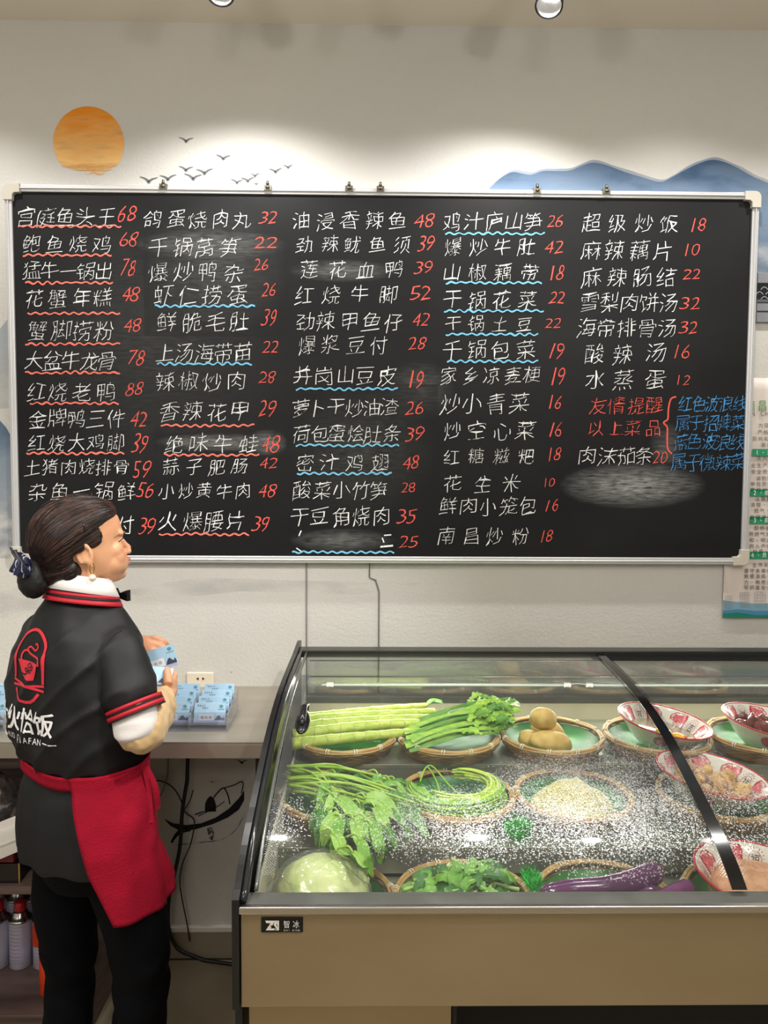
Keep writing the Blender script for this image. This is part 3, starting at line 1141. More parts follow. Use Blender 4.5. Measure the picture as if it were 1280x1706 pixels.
# power cables hanging below the counter
Wc = lambda pts, d: smooth_path([W(x, y, d) for x, y in pts], 6)
tag(MB().tube([V((W(320, 1258).x, WY-0.03, 0.855))]+Wc([(312, 1300), (304, 1350), (300, 1410), (290, 1460), (281, 1505), (282, 1550), (296, 1580), (322, 1593)], 0.03)+[V((W(345, 1596).x, WY-0.04, FZ+0.012)), V((-0.262, WY-0.10, FZ+0.010))], 0.0062, 10).build(
    'power_cable', mat('cable_black', srgb(12, 12, 13), 0.4)), 'thick black power cable curving from the counter down to the fridge', 'cable')
tag(MB().tube([V((W(285, 1245).x, WY-0.02, 0.855))]+Wc([(280, 1290), (268, 1325), (252, 1335)], 0.02), 0.0022, 6).build('thin_cable', mat('cable_grey', srgb(120, 116, 108), 0.5)), 'thin grey cable hanging below the counter beside the apron', 'cable')
tag(MB().tube(Wc([(248, 1303), (268, 1301), (288, 1312), (301, 1332), (308, 1352), (320, 1362), (324, 1372), (318, 1405), (304, 1440), (300, 1470), (304, 1500), (312, 1540), (316, 1568)], 0.018), 0.0024, 6).build('thin_cable', mat('cable_dark', srgb(48, 44, 42), 0.5)), 'thin dark cable looping left and crossing the painted boat', 'cable')

# ------------------------------------------------------------------ acrylic card holders and cards
acr = thin_glass('acrylic', (0.93, 0.94, 0.97), 0.10, 0.04, 0.05)
cardm = mat('card_blue', srgb(176, 212, 238), 0.4)
cardw = mat('card_print_white', srgb(236, 236, 240), 0.5)
cardd = mat('card_print_dark', srgb(60, 70, 90), 0.5)
cardv = mat('card_print_violet', srgb(178, 180, 222), 0.5)
CWD, CHT = 0.088, 0.054


def card_print(mb3, full=True):
    pass


def make_card_stack(label, loc, tilt, group, nc=8, off=0.0):
    t = thing('card_stack', label, 'cards', loc, 0, group)
    R = Matrix.Rotation(tilt, 3, 'X')     # leaning back
    th = 0.0035
    mb = MB().box(R @ V((off, th/2, CHT/2)), (CWD, th, CHT), R)
    mb.build('card', cardm, t, 0.0006)
    f = lambda x, z, e: R @ V((off+x, -e, z))
    mb = MB()
    mb.poly([f(x, z, 0.0004) for x, z in ((-0.030, 0.006), (0.012, 0.006), (0.012, 0.022), (-0.030, 0.022))], R @ V((0, 0.0003, 0)))
    mb.build('card_panel', cardw, t)
    mb = MB()
    mb.poly([f(x, z, 0.0004) for x, z in ((-0.040, 0.002), (0.043, 0.002), (0.043, 0.0055), (-0.040, 0.0055))], R @ V((0, 0.0003, 0)))
    mb.build('card_footer', cardv, t)
    mb = MB()
    text2d(mb, '南昌大学', -0.036, -0.012, 0.046, 0.0042, lambda x, y: f(x, y, 0.0006))
    text2d(mb, '恰饭吧', -0.022, -0.004, 0.0395, 0.0042, lambda x, y: f(x, y, 0.0006))
    text2d(mb, '福利券', -0.027, 0.008, 0.014, 0.008, lambda x, y: f(x, y, 0.0008))
    pts = [(0.014, 0.007), (0.018, 0.013), (0.022, 0.018), (0.027, 0.020), (0.031, 0.015), (0.036, 0.012), (0.039, 0.015), (0.042, 0.012), (0.042, 0.007)]
    mb.poly([f(x, z, 0.0006) for x, z in pts], R @ V((0, 0.0003, 0)))
    mb.build('card_lettering', cardd, t)
    mb = MB()
    mb.poly([f(0.031+0.0055*cos(k*pi/6), 0.044+0.0045*sin(k*pi/6), 0.0005) for k in range(12)], R @ V((0, 0.0003, 0)))
    stroke(mb, [(0.023, 0.036), (0.040, 0.036)], 0.0022, lambda x, y: f(x, y, 0.0005))
    mb.build('card_emblem', mat('card_emblem_teal', srgb(96, 150, 170), 0.5), t)
    return t


def holder(label, X, Y, n_label):
    t = thing('card_holder', label, 'card holder', (X, Y, CT))
    # stepped acrylic rack: 2 columns x 4 rows rising to the back
    Wd = 0.205
    rows = 4
    for k in range(rows):
        y = 0.02+k*0.038
        z = 0.012+k*0.007
        mb = MB()
        mb.box((0, y-0.010, z+0.016), (Wd, 0.0022, 0.034), Matrix.Rotation(-0.25, 3, 'X'))
        mb.build('pocket_front', acr, t)
        MB().box((0, y+0.006, z), (Wd, 0.034, 0.0022)).build('pocket_shelf', acr, t)
    for sx in (-1, 0, 1):
        P = [(-0.012, 0.0), (0.165, 0.0), (0.166, 0.068), (0.158, 0.071), (0.0, 0.042), (-0.012, 0.036)]
        MB().poly([V((sx*(Wd/2+0.001)-0.001, y, z)) for y, z in P], (0.0024, 0, 0)).build('side_panel', acr, t)
    MB().box((0, 0.082, 0.0012), (Wd+0.012, 0.19, 0.0022)).build('base_plate', acr, t)
    for k in range(rows):
        for c in (-1, 1):
            y = 0.02+k*0.038
            z = 0.0136+k*0.007
            rn = ('front', 'second', 'third', 'rear')[k]
            make_card_stack('pale blue cards, %s row, %s column, %s' % (rn, 'left' if c < 0 else 'right', n_label),
                            (X+c*0.051, Y+y, CT+z), -0.30, 'business cards in the holders', off=random.uniform(-0.002, 0.002))


holder('clear acrylic card holder full of pale blue cards, right of the woman', Xat(328, 2.10, 0.95), 2.015, 'holder right of the woman')
holder('clear acrylic card holder of pale blue cards, behind the woman at the left edge', Xat(-28, 2.10, 0.95), 2.015, 'holder at the left frame edge')

# ------------------------------------------------------------------ cabinet below the counter
wood = mat('dark_wood', srgb(98, 80, 74), 0.45, 0, srgb(62, 48, 46), 5, (0.6, 3, 14), 0.35, 0.65, 0.04, 30, (1, 3, 20))
cb = thing('shelf_cabinet', 'dark wood-grain open shelf cabinet under the counter', 'cabinet', (-1.35, 2.15, FZ))
CX1 = -0.822
CX0 = -1.95
for nm, a, b in (('side_panel', (CX1-0.018, 1.965, FZ), (CX1, 2.41, CT-0.0465)), ('side_panel', (CX0, 1.965, FZ), (CX0+0.018, 2.41, CT-0.0465)),
                 ('back_panel', (CX0+0.018, 2.40, FZ), (CX1-0.018, 2.41, CT-0.0465)), ('bottom_shelf', (CX0+0.018, 1.975, 0.085), (CX1-0.018, 2.40, 0.11)),
                 ('middle_shelf', (CX0+0.018, 1.975, 0.455), (CX1-0.018, 2.40, 0.478)), ('kick_board', (CX0+0.018, 1.99, FZ), (CX1-0.018, 2.0, 0.085)),
                 ('top_rail', (CX0+0.018, 1.97, CT-0.09), (CX1-0.018, 1.99, CT-0.0465))):
    MB().box2(a, b).build(nm, wood, cb, 0.001, world=True)


def canister(label, X, Y, Z, body, group='gas canisters in the cabinet', lying=False, rot=0.0, band=None):
    t = thing('gas_canister', label, 'canister', (X, Y, Z), rot, group)
    r = 0.033
    R = Matrix.Identity(3)
    o = V((0, 0, 0))
    if lying:
        R = Matrix.Rotation(pi/2, 3, 'X')
        o = V((0, 0.12, r))
    mb = MB().lathe([(0, 0), (r-0.003, 0), (r, 0.003), (r, 0.140), (r-0.0015, 0.143)], 32, o, R)
    mb.build('can_body', body, t)
    MB().lathe([(r-0.0015, 0.1435), (r+0.0015, 0.1435), (r+0.0015, 0.148), (r-0.004, 0.151), (r-0.010, 0.160), (0.019, 0.168), (0.018, 0.170), (0.0, 0.170)], 32, o, R).build(
        'can_shoulder', mat('tin', srgb(190, 190, 190), 0.22, 1.0), t)
    cap = MB().lathe([(0.0165, 0.171), (0.0175, 0.175), (0.016, 0.195), (0.011, 0.2), (0.0, 0.2)], 24, o, R)
    cap.build('cap', mat('red_cap', srgb(170, 24, 36), 0.3), t)
    # printed panel
    mb = MB()
    if not lying:
        for k in range(9):
            z = 0.03+k*0.0115
            mb.lathe([(r+0.0005, z), (r+0.0005, z+0.0018)], 12, o, R, -2.3, -1.2-0.05*(k % 3))
        mb.lathe([(r+0.0005, 0.022), (r+0.0005, 0.0232)], 12, o, R, -2.45, -0.95)
        mb.lathe([(r+0.0005, 0.133), (r+0.0005, 0.1342)], 12, o, R, -2.45, -0.95)
        mb.build('printed_label', mat('can_print', srgb(150, 120, 135), 0.5), t)
        if band:
            MB().lathe([(r+0.0007, 0.072), (r+0.0007, 0.139)], 32, o, R, -pi, 0.6).build('colour_band', band, t)
            mb = MB()
            for q, s in enumerate('火锅专用'):
                a0 = -1.95
                text2d(mb, s, 0, 0.009, 0.11-q*0.010, 0.008, lambda x, y: V(((r+0.0014)*cos(a0+x/r), (r+0.0014)*sin(a0+x/r), y)))
            mb.build('can_lettering', cardw, t)
    return t


lil = mat('can_lilac', srgb(186, 184, 206), 0.3, 0.2)
yc = 2.19
for lab, px, band in (('white gas canister with red cap at the left frame edge of the lower shelf', -2, None), ('pale lilac gas canister with red cap, centre of the lower shelf', 35, None),
                      ('gas canister with orange upper half and red cap, beside the woman\'s leg', 74, mat('orange_band', srgb(205, 62, 24), 0.35))):
    canister(lab, Xat(px, yc, 0.2), yc, 0.1102, lil, band=band, rot=0.0 if band is None else 0.4)
for lab, px in (('gas canister standing in the back row at the left frame edge', 0), ('gas canister standing in the back row behind the lilac one', 31), ('gas canister standing in the back row beside the leg', 63)):
    canister(lab, Xat(px, 2.30, 0.2), 2.30, 0.1102, lil)
for lab, px in (('gas canister lying on the back row, red cap out, left frame edge', -4), ('gas canister lying on the back row, red cap out, above the lilac one', 28), ('gas canister lying on the back row, red cap out, beside the leg', 64)):
    canister(lab, Xat(px, 2.25, 0.335), 2.265, 0.3105, lil, lying=True)
t = thing('spray_bottle', 'small orange and white spray can in front of the gas canisters', 'can', (Xat(82, 2.07, 0.15), 2.07, 0.1102))
MB().lathe([(0, 0), (0.024, 0), (0.026, 0.003), (0.026, 0.105), (0.022, 0.113)], 28).build('can_body', mat('orange_band', (0, 0, 0)), t)
MB().lathe([(0.0222, 0.1135), (0.021, 0.12), (0.012, 0.128), (0.0, 0.129)], 28).build('lid', mat('tin', (0, 0, 0)), t)

# things on the middle shelf
sx = lambda px, Y, Z: Xat(px, Y, Z)
o = thing('storage_box', 'black lacquer box with a gold corner edge on the middle shelf', 'box', (sx(2, 2.06, .5), 2.06, 0.4785))
MB().box2((-0.10, -0.07, 0), (0.082, 0.14, 0.055)).build('box_body', mat('black_lacquer', srgb(22, 16, 18), 0.2), o, 0.002)
MB().box2((0.0825, -0.0705, 0), (0.086, -0.067, 0.056)).build('gold_edge', mat('gold_trim', srgb(190, 160, 90), 0.3, 0.8), o)
o2 = thing('gift_box', 'flat red box with faint gold lettering lying on the black box', 'box', (sx(0, 2.06, .55), 2.06, 0.5355))
MB().box2((-0.10, -0.072, 0), (0.074, 0.13, 0.028)).build('box_body', mat('red_lacquer', srgb(110, 18, 26), 0.3), o2, 0.006, segs=3)
mb = MB()
for k in range(3):
    text2d(mb, '南昌特产', -0.03, 0.05, -0.03+k*0.03, 0.012, lambda x, y: V((x, y, 0.0286)))
mb.build('box_lettering', mat('pink_gold', srgb(165, 70, 70), 0.4), o2)
# clear bag
bagm = thin_glass('plastic_film', (0.80, 0.76, 0.74), 0.18, 0.12, 0.06)
bag = thing('plastic_bag', 'knotted clear plastic bag of dark dried goods at the left edge', 'bag', (sx(-12, 2.12, .7), 2.12, 0.5645))
mb = MB().sphere((0, 0, 0.085), (0.075, 0.055, 0.085), None, 36, 24, lambda d: 1+0.10*noise.noise(d*4)+0.06*noise.noise(d*11))
mb.tube([V((0, 0, 0.16)), V((0.004, 0, 0.185)), V((0.02, 0, 0.20))], [0.03, 0.01, 0.02], 12)
mb.build('bag_film', bagm, bag)
mb = MB()
for k in range(120):
    d = V((random.gauss(0, 1), random.gauss(0, 1), random.gauss(0, 1))).normalized()*random.random()**0.4
    mb.sphere(V((d.x*0.06, d.y*0.042, 0.07+d.z*0.062)), (0.010, 0.006, 0.006), Euler((d.x*3, d.y*3, k)).to_matrix(), 6, 4)
c_ = mb.build('bag_contents', mat('dried_goods', srgb(84, 56, 48), 0.7, 0, srgb(50, 34, 32), 30), bag)
c_['kind'] = 'stuff'
# white tray leaning out
tr_ = thing('white_tray', 'white plastic tray sticking out over the middle shelf at the left edge', 'tray', (sx(0, 1.99, 0.60), 1.99, 0.565))
a = onY(-60, 1434, 1.93)
b = onY(86, 1374, 2.03)
mid = (a+b)/2
d = (b-a)
R = Matrix((d.normalized(), V((-d.y, d.x, 0)).normalized(), d.normalized().cross(V((-d.y, d.x, 0)).normalized()))).transposed()
mb = MB()
mb.box(mid+R @ V((0, 0.04, 0)), (d.length, 0.10, 0.006), R)
mb.box(mid+R @ V((0, -0.008, -0.012)), (d.length, 0.004, 0.04), R)
mb.box(mid+R @ V((0, 0.088, 0.012)), (d.length, 0.004, 0.03), R)
mb.build('tray_body', mat('white_board', srgb(236, 232, 224), 0.4), tr_, 0.0015, world=True)

# ------------------------------------------------------------------ display fridge
FL = -0.235
FR = 1.75
FYF = 1.22
fr = thing('display_fridge', 'stainless steel and curved glass refrigerated display case full of vegetables', 'display fridge', (0.5, 1.7, FZ))
GP = [(1.246, 0.887), (1.270, 0.903), (1.30, 0.919), (1.34, 0.937), (1.395, 0.956), (1.46, 0.978), (1.527, 0.998), (1.60, 1.019), (1.69, 1.038), (1.80, 1.053), (1.90, 1.059), (1.972, 1.061), (2.08, 1.062), (2.22, 1.063)]
GP = [(p.x, p.y) for p in smooth_path(GP, 2)]
drk = mat('fridge_black', srgb(24, 25, 26), 0.28)
grey = mat('sill_grey', srgb(92, 93, 88), 0.5, 0.2, srgb(80, 81, 77), 12)
ins = mat('fridge_inner', srgb(196, 190, 168), 0.4, 0.2)
# outer steel front
frs = mat('fridge_front_steel', srgb(190, 174, 142), 0.38, 0.8, srgb(170, 152, 120), 1.2, (1, 1, 3), 0.3, 0.7, 0.02, 200, (0.3, 1, 6))
MB().box2((FL+0.012, FYF, 0.700), (FR, FYF+0.02, 0.868)).build('front_panel', frs, fr, 0.001, world=True)
MB().box2((FL+0.010, FYF-0.008, 0.8685), (FR, FYF+0.004, 0.881)).build('front_lip', STEELP, fr, 0.002, world=True)
mb = MB().poly([V((FL+0.018, y, z)) for y, z in ((FYF+0.0045, 0.8795), (FYF+0.036, 0.882), (FYF+0.036, 0.855), (FYF+0.0205, 0.855), (FYF+0.0205, 0.869), (FYF+0.0045, 0.869))], (FR-FL-0.018, 0, 0))
mb.build('front_sill', grey, fr, fix=True, world=True)
# end panel (left) : black trim following the curve
outer = [(FYF-0.006, 0.700), (FYF-0.006, 0.893)] + [(y-0.014, z+0.014) for y, z in GP[:8]] + [(y-0.004, z+0.016) for y, z in GP[8:-1]] + [(2.27, 1.085), (2.30, 1.085), (2.30, 0.60), (FYF+0.02, 0.60), (FYF+0.02, 0.700)]
mb = MB().poly([V((FL-0.002, y, z)) for y, z in outer], (0.012, 0, 0))
mb.build('end_panel', drk, fr, fix=True, world=True)
# raised glossy edge trims on the end panel
edge = [V((FL+0.016, y-0.004, z+0.006)) for y, z in GP]
MB().tube([V((FL+0.014, FYF+0.004, 0.884))]+edge, 0.0075, 8).build('edge_trim', mat('trim_black_gloss', srgb(36, 37, 38), 0.12), fr, world=True)
MB().tube([V((FL+0.034, y, z+0.0045)) for y, z in GP], 0.004, 6).build('inner_trim', mat('trim_grey', srgb(120, 122, 120), 0.25, 0.7), fr, world=True)
MB().box2((FL+0.024, FYF+0.076, 0.62), (FL+0.030, 2.25, 0.86)).build('inner_side', ins, fr, world=True)

# glass with condensation
def fog_glass(name, fogs, base=0.04, tint=(0.95, 0.965, 0.955)):
    m, nt, out = new_mat(name)
    tc = nt.nodes.new('ShaderNodeTexCoord')
    tr = nt.nodes.new('ShaderNodeBsdfTransparent')
    tr.inputs[0].default_value = (*tint, 1)
    gl = nt.nodes.new('ShaderNodeBsdfGlossy')
    gl.inputs['Roughness'].default_value = 0.05
    lw_ = nt.nodes.new('ShaderNodeLayerWeight')
    lw_.inputs[0].default_value = 0.5
    pw_ = nt.nodes.new('ShaderNodeMath')
    pw_.operation = 'POWER'
    nt.links.new(lw_.outputs['Facing'], pw_.inputs[0])
    pw_.inputs[1].default_value = 4.5
    fr_ = N(nt, 'ShaderNodeMapRange')
    fr_.inputs[3].default_value = 0.022
    fr_.inputs[4].default_value = 0.32
    nt.links.new(pw_.outputs[0], fr_.inputs[0])
    mx = nt.nodes.new('ShaderNodeMixShader')
    nt.links.new(fr_.outputs[0], mx.inputs[0])
    nt.links.new(tr.outputs[0], mx.inputs[1])
    nt.links.new(gl.outputs[0], mx.inputs[2])

    def math_(op, a, b=None, clamp=False):
        n = nt.nodes.new('ShaderNodeMath')
        n.operation = op
        n.use_clamp = clamp
        for i, v in enumerate((a, b)):
            if v is None:
                continue
            if hasattr(v, 'node'):
                nt.links.new(v, n.inputs[i])
            else:
                n.inputs[i].default_value = v
        return n.outputs[0]

    def rng(src, a, b_, c=0.0, d=1.0):
        mr = N(nt, 'ShaderNodeMapRange')
        for i, v in ((1, a), (2, b_), (3, c), (4, d)):
            mr.inputs[i].default_value = v
        nt.links.new(src, mr.inputs[0])
        return mr.outputs[0]
    total = None
    for (cx, cy, rx, ry, s) in fogs:
        mp = N(nt, 'ShaderNodeMapping')
        mp.inputs['Location'].default_value = (-cx/rx, -cy/ry, 0)
        mp.inputs['Scale'].default_value = (1/rx, 1/ry, 0)
        nt.links.new(tc.outputs['Object'], mp.inputs[0])
        ln = nt.nodes.new('ShaderNodeVectorMath')
        ln.operation = 'LENGTH'
        nt.links.new(mp.outputs[0], ln.inputs[0])
        a = rng(ln.outputs['Value'], 1.0, 0.25, 0, s)
        total = a if total is None else math_('MAXIMUM', total, a)
    lo = N(nt, 'ShaderNodeTexNoise')
    lo.inputs['Scale'].default_value = 9
    lo.inputs['Detail'].default_value = 5
    nt.links.new(tc.outputs['Object'], lo.inputs[0])
    total = math_('MULTIPLY', total, rng(lo.outputs[0], 0.36, 0.56, 0.35, 1.0))
    hi = N(nt, 'ShaderNodeTexVoronoi')
    hi.inputs['Scale'].default_value = 520
    nt.links.new(tc.outputs['Object'], hi.inputs[0])
    sx_ = nt.nodes.new('ShaderNodeSeparateXYZ')
    nt.links.new(hi.outputs['Color'], sx_.inputs[0])
    thr = rng(total, 0.0, 1.0, 1.0, 0.50)
    dr = nt.nodes.new('ShaderNodeMath')
    dr.operation = 'SUBTRACT'
    nt.links.new(sx_.outputs[0], dr.inputs[0])
    nt.links.new(thr, dr.inputs[1])
    drops = rng(dr.outputs[0], 0.0, 0.03)
    # droplet: scatters lamp light widely
    g2 = nt.nodes.new('ShaderNodeBsdfGlossy')
    g2.inputs['Roughness'].default_value = 0.34
    t2 = nt.nodes.new('ShaderNodeBsdfTransparent')
    m2 = nt.nodes.new('ShaderNodeMixShader')
    m2.inputs[0].default_value = 0.42
    nt.links.new(t2.outputs[0], m2.inputs[1])
    nt.links.new(g2.outputs[0], m2.inputs[2])
    mist = nt.nodes.new('ShaderNodeBsdfDiffuse')
    mist.inputs[0].default_value = (0.9, 0.92, 0.92, 1)
    m3 = nt.nodes.new('ShaderNodeMixShader')
    nt.links.new(math_('MULTIPLY', drops, 0.85), m3.inputs[0])
    nt.links.new(mx.outputs[0], m3.inputs[1])
    nt.links.new(m2.outputs[0], m3.inputs[2])
    m4 = nt.nodes.new('ShaderNodeMixShader')
    nt.links.new(math_('ADD', math_('MULTIPLY', total, 0.035), base), m4.inputs[0])
    nt.links.new(m3.outputs[0], m4.inputs[1])
    nt.links.new(mist.outputs[0], m4.inputs[2])
    nt.links.new(m4.outputs[0], out.inputs[0])
    MATS[name] = m
    return m


ox, oy = 0.5, 1.7
fogA = fog_glass('misted_glass', [(0.44-ox, 1.42-oy, 0.30, 0.17, 0.95), (0.16-ox, 1.375-oy, 0.22, 0.11, 0.85), (0.56-ox, 1.50-oy, 0.14, 0.20, 0.5), (-0.02-ox, 1.42-oy, 0.16, 0.10, 0.25),
                                  (-0.17-ox, 1.38-oy, 0.08, 0.10, 0.25)], 0.008)
fogB = fog_glass('misted_glass_right', [(0.80-ox, 1.40-oy, 0.28, 0.13, 0.55), (0.62-ox, 1.5-oy, 0.2, 0.2, 0.5)], 0.006)


def pane(name, x0, x1, dz, m_, sh=0.0):
    P = [[V((x0, y, z+dz)), V((x1+sh*(y-1.25)/0.97, y, z+dz))] for y, z in GP]
    n = []
    mb = MB()
    top = [[p[0], p[0]+(p[1]-p[0])*0.5, p[1]] for p in P]
    bot = [[q-V((0, 0, 0.004)) for q in r] for r in top]
    mb.grid(top)
    mb.grid([r[::-1] for r in bot])
    return mb.build(name, m_, fr, world=True)


GX = 0.655
pane('glass_pane', FL+0.03, GX+0.004, 0.002, fogA, 0.045)
pane('glass_pane', GX-0.02, FR, -0.008, fogB)


def gz(y):
    for (a, b), (c, d) in zip(GP, GP[1:]):
        if a <= y <= c:
            return b+(d-b)*(y-a)/(c-a)
    return GP[-1][1]


# black printed band where the panes meet, with dotted fringes
def bandx(y):
    return GX+0.035-0.045*(y-1.26)/0.96*0-0.0


mb = MB()
P = [[V((bandx(y)-0.019, y, z+0.0035)), V((bandx(y)+0.006, y, z+0.0035))] for y, z in GP]
P = []
for i, (y, z) in enumerate(GP):
    t = i/(len(GP)-1)
    wd = 0.027-0.004*t
    sh = 0.045*((y-1.25)/0.97)
    P.append([V((GX+sh-wd*0.9, y, z+0.0032)), V((GX+sh+wd*0.1, y, z+0.0032))])
mb.grid(P)
mb.build('black_printed_band', mat('frit_black', srgb(12, 12, 13), 0.15), fr, world=True)
mb = MB()
yy = 1.265
while yy < 2.15:
    for c in range(4):
        for sgn in (-1, 1):
            if yy > 1.95 and c > 1:
                continue
            r = 0.0014-0.0003*c
            y = yy+(c % 2)*0.0025
            z = gz(y)+0.0034
            x = (GX-0.027*0.9-0.0022-c*0.0029) if sgn < 0 else (GX+0.0027+0.0020+c*0.0029)
            if sgn > 0 and c > 2:
                continue
            x += 0.045*((y-1.25)/0.97)
            mb.add([V((x-r, y, z)), V((x, y-r*1.1, z-0.4*r)), V((x+r, y, z)), V((x, y+r*1.1, z+0.4*r))], [(0, 1, 2, 3)])
    yy += 0.005
o = mb.build('printed_dots', mat('frit_black', (0, 0, 0)), fr, world=True)
o['kind'] = 'stuff'
mb = MB()
yy = 1.27
while yy < 1.98:
    for c in range(9):
        r = 0.0012
        y = yy+(c % 2)*0.0022
        z = gz(y)+0.0034
        x = FL+0.041+c*0.0026
        mb.add([V((x-r, y, z)), V((x, y-r*1.1, z-0.4*r)), V((x+r, y, z)), V((x, y+r*1.1, z+0.4*r))], [(0, 1, 2, 3)])
    yy += 0.0044
o = mb.build('printed_dots', mat('frit_grey', srgb(70, 72, 70), 0.3), fr, world=True)
o['kind'] = 'stuff'
# top rail at the back
MB().box2((FL+0.01, 2.215, 1.052), (FR, 2.265, 1.074)).build('top_rail', mat('rail_dark', srgb(58, 58, 56), 0.3, 0.6), fr, 0.002, world=True)
MB().box2((GX+0.01, 2.19, 1.050), (FR, 2.2145, 1.058)).build('slide_track', drk, fr, world=True)
MB().box2((FL+0.03, 2.25, 0.925), (FR, 2.254, 1.052)).build('back_glass', thin_glass('back_glass', (0.80, 0.82, 0.80), 0.08, 0.03), fr, world=True)
MB().box2((FL+0.03, 2.235, 0.905), (FR, 2.275, 0.925)).build('back_sill', grey, fr, 0.001, world=True)
MB().box2((FL+0.03, 2.235, 0.62), (FR, 2.25, 0.905)).build('back_wall', ins, fr, world=True)
for z in (0.985, 1.035):
    MB().tube([V((FL+0.04, 2.246, z)), V((FR, 2.246, z))], 0.0022, 6).build('guide_rail', STEELP, fr, world=True)
# stepped decks
TZ = (0.855, 0.795, 0.730)
TY = ((1.885, 2.235), (1.575, 1.885), (1.260, 1.575))
tm = mat('deck_steel', srgb(158, 158, 142), 0.32, 0.6, srgb(120, 130, 112), 7, (1, 1, 1), 0.35, 0.65)
for z, (a, b) in zip(TZ, TY):
    MB().box2((FL+0.031, a, z-0.012), (FR, b-0.0006, z)).build('deck_tier', tm, fr, 0.001, world=True)
    MB().box2((FL+0.031, a, z-0.058), (FR, a+0.003, z-0.0125)).build('deck_riser', tm, fr, world=True)
MB().box2((FL+0.031, 1.2575, 0.70), (FR, 1.259, 0.86)).build('inner_front', ins, fr, world=True)
# lower machine housing
hx = Xat(752, 1.25, 0.66)
MB().box2((FL+0.02, FYF+0.03, FZ), (hx, 2.25, 0.6995)).build('lower_housing', frs, fr, 0.001, world=True)
MB().box2((hx+0.0005, FYF+0.30, FZ), (FR, 2.25, 0.6995)).build('machine_bay', mat('bay_black', srgb(12, 12, 12), 0.6), fr, world=True)
MB().box2((hx+0.004, FYF+0.05, FZ), (hx+0.012, FYF+0.29, 0.6995)).build('bay_side', BLACKP, fr, world=True)
mb = MB()
for k in range(7):
    mb.tube([V((hx+0.05+k*0.03, FYF+0.12, 0.66)), V((hx+0.07+k*0.03, FYF+0.2, 0.67))], 0.008, 8)
mb.build('compressor_pipes', mat('dark_metal', srgb(60, 58, 55), 0.4, 0.7), fr, world=True)
# handle
hd = onY(505, 1217, 1.66)
mb = MB()
hc = V((Xat(505, 1.665, gz(1.665)), 1.665, gz(1.665)))
t_ = V((0, 1, (gz(1.70)-gz(1.63))/0.07)).normalized()
nn = V((0, -t_.z, t_.y))
Rh = Matrix((V((1, 0, 0)), t_, nn)).transposed()
mb.sphere(hc+nn*0.011, (0.017, 0.050, 0.009), Rh, 20, 12, lambda d: 1.0)
mb.build('handle', BLACKP, fr, world=True)
mb = MB().tube([hc+t_*0.040+nn*0.018+V((0.004, 0, 0)), hc+t_*0.048+nn*0.028+V((0.004, 0, 0)), hc+t_*0.030+nn*0.032, hc-t_*0.01+nn*0.022, hc-t_*0.025+nn*0.018], [0.006, 0.007, 0.008, 0.008, 0.004], 10)
mb.build('handle_lever', mat('lever_black', srgb(30, 30, 32), 0.12), fr, world=True)
# brand plate
pz0, pz1 = onY(470, 1554, FYF-0.0025), onY(470, 1529, FYF-0.0025)
px0, px1 = onY(435, 1540, FYF-0.0025).x, onY(505, 1540, FYF-0.0025).x
bp = MB().box2((px0, FYF-0.0022, pz0.z), (px1, FYF-0.0003, pz1.z)).build('brand_plate', mat('plate_black', srgb(14, 14, 16), 0.25), fr, 0.001, world=True)
fm = lambda x, y: onY(x, -y, FYF-0.0027)
mb = MB()
text2d(mb, '智', 471, 484, -1540, 12.5, fm, wd=0.85)
text2d(mb, '冰', 487, 500, -1540, 12.5, fm, wd=0.85)
text2d(mb, 'ZHI', 472, 484, -1550, 3, fm)
text2d(mb, 'BING', 487, 500, -1550, 3, fm)
for q in ([(442, 1534), (458, 1534), (451, 1547), (461, 1547), (461, 1550), (443, 1550), (451, 1538), (444, 1538)],
          [(458, 1534), (464, 1534), (460, 1541), (463, 1546), (459, 1550), (455, 1550), (460, 1546), (456, 1541)],
          [(460, 1534), (465, 1534), (465, 1550), (461, 1550), (463, 1545), (462, 1541)]):
    mb.poly([fm(a, -b) for a, b in q], (0, 0.0003, 0))
mb.build('brand_lettering', mat('plate_letters', srgb(215, 215, 205), 0.4), bp, world=True)
MB().sphere(onY(452, 1542.5, FYF-0.003), (0.0015, 0.0008, 0.0015)).build('red_dot', mat('red_cap', (0, 0, 0)), bp, world=True)
# LED tube
led = thing('light_tube', 'thin clear light tube with white end caps along the back inside the case', 'light tube', (0.3, 2.20, 0.97))
yt, zt_ = 2.205, 0.972
xa, xb, xc = FL+0.08, Xat(945, yt, zt_), Xat(982, yt, zt_)
MB().tube([V((xa, yt, zt_)), V((xb, yt, zt_))], 0.005, 10).build('tube', mat('led_tube', srgb(150, 156, 148), 0.25, emit=0.25), led, world=True)
for x in (Xat(550, yt, zt_), xb, xc):
    MB().tube([V((x-0.010, yt, zt_)), V((x+0.010, yt, zt_))], 0.0075, 12).build('end_cap', WHITEP, led, world=True)
MB().tube([p for p in smooth_path([V((xb, yt, zt_)), V((xb+0.03, yt, zt_+0.004)), V((xc, yt, zt_))], 4)], 0.002, 6).build('tube_wire', WHITEP, led, world=True)
MB().tube([V((xc+0.012, yt, zt_)), V((FR, yt, zt_))], 0.005, 10).build('tube', mat('led_tube', (0, 0, 0)), led, world=True)
area('case_tube_light', (0.7, 2.19, 0.99), 1.8, 4.5, (1, 1, 0.90), (radians(-52), 0, 0), 0.02)

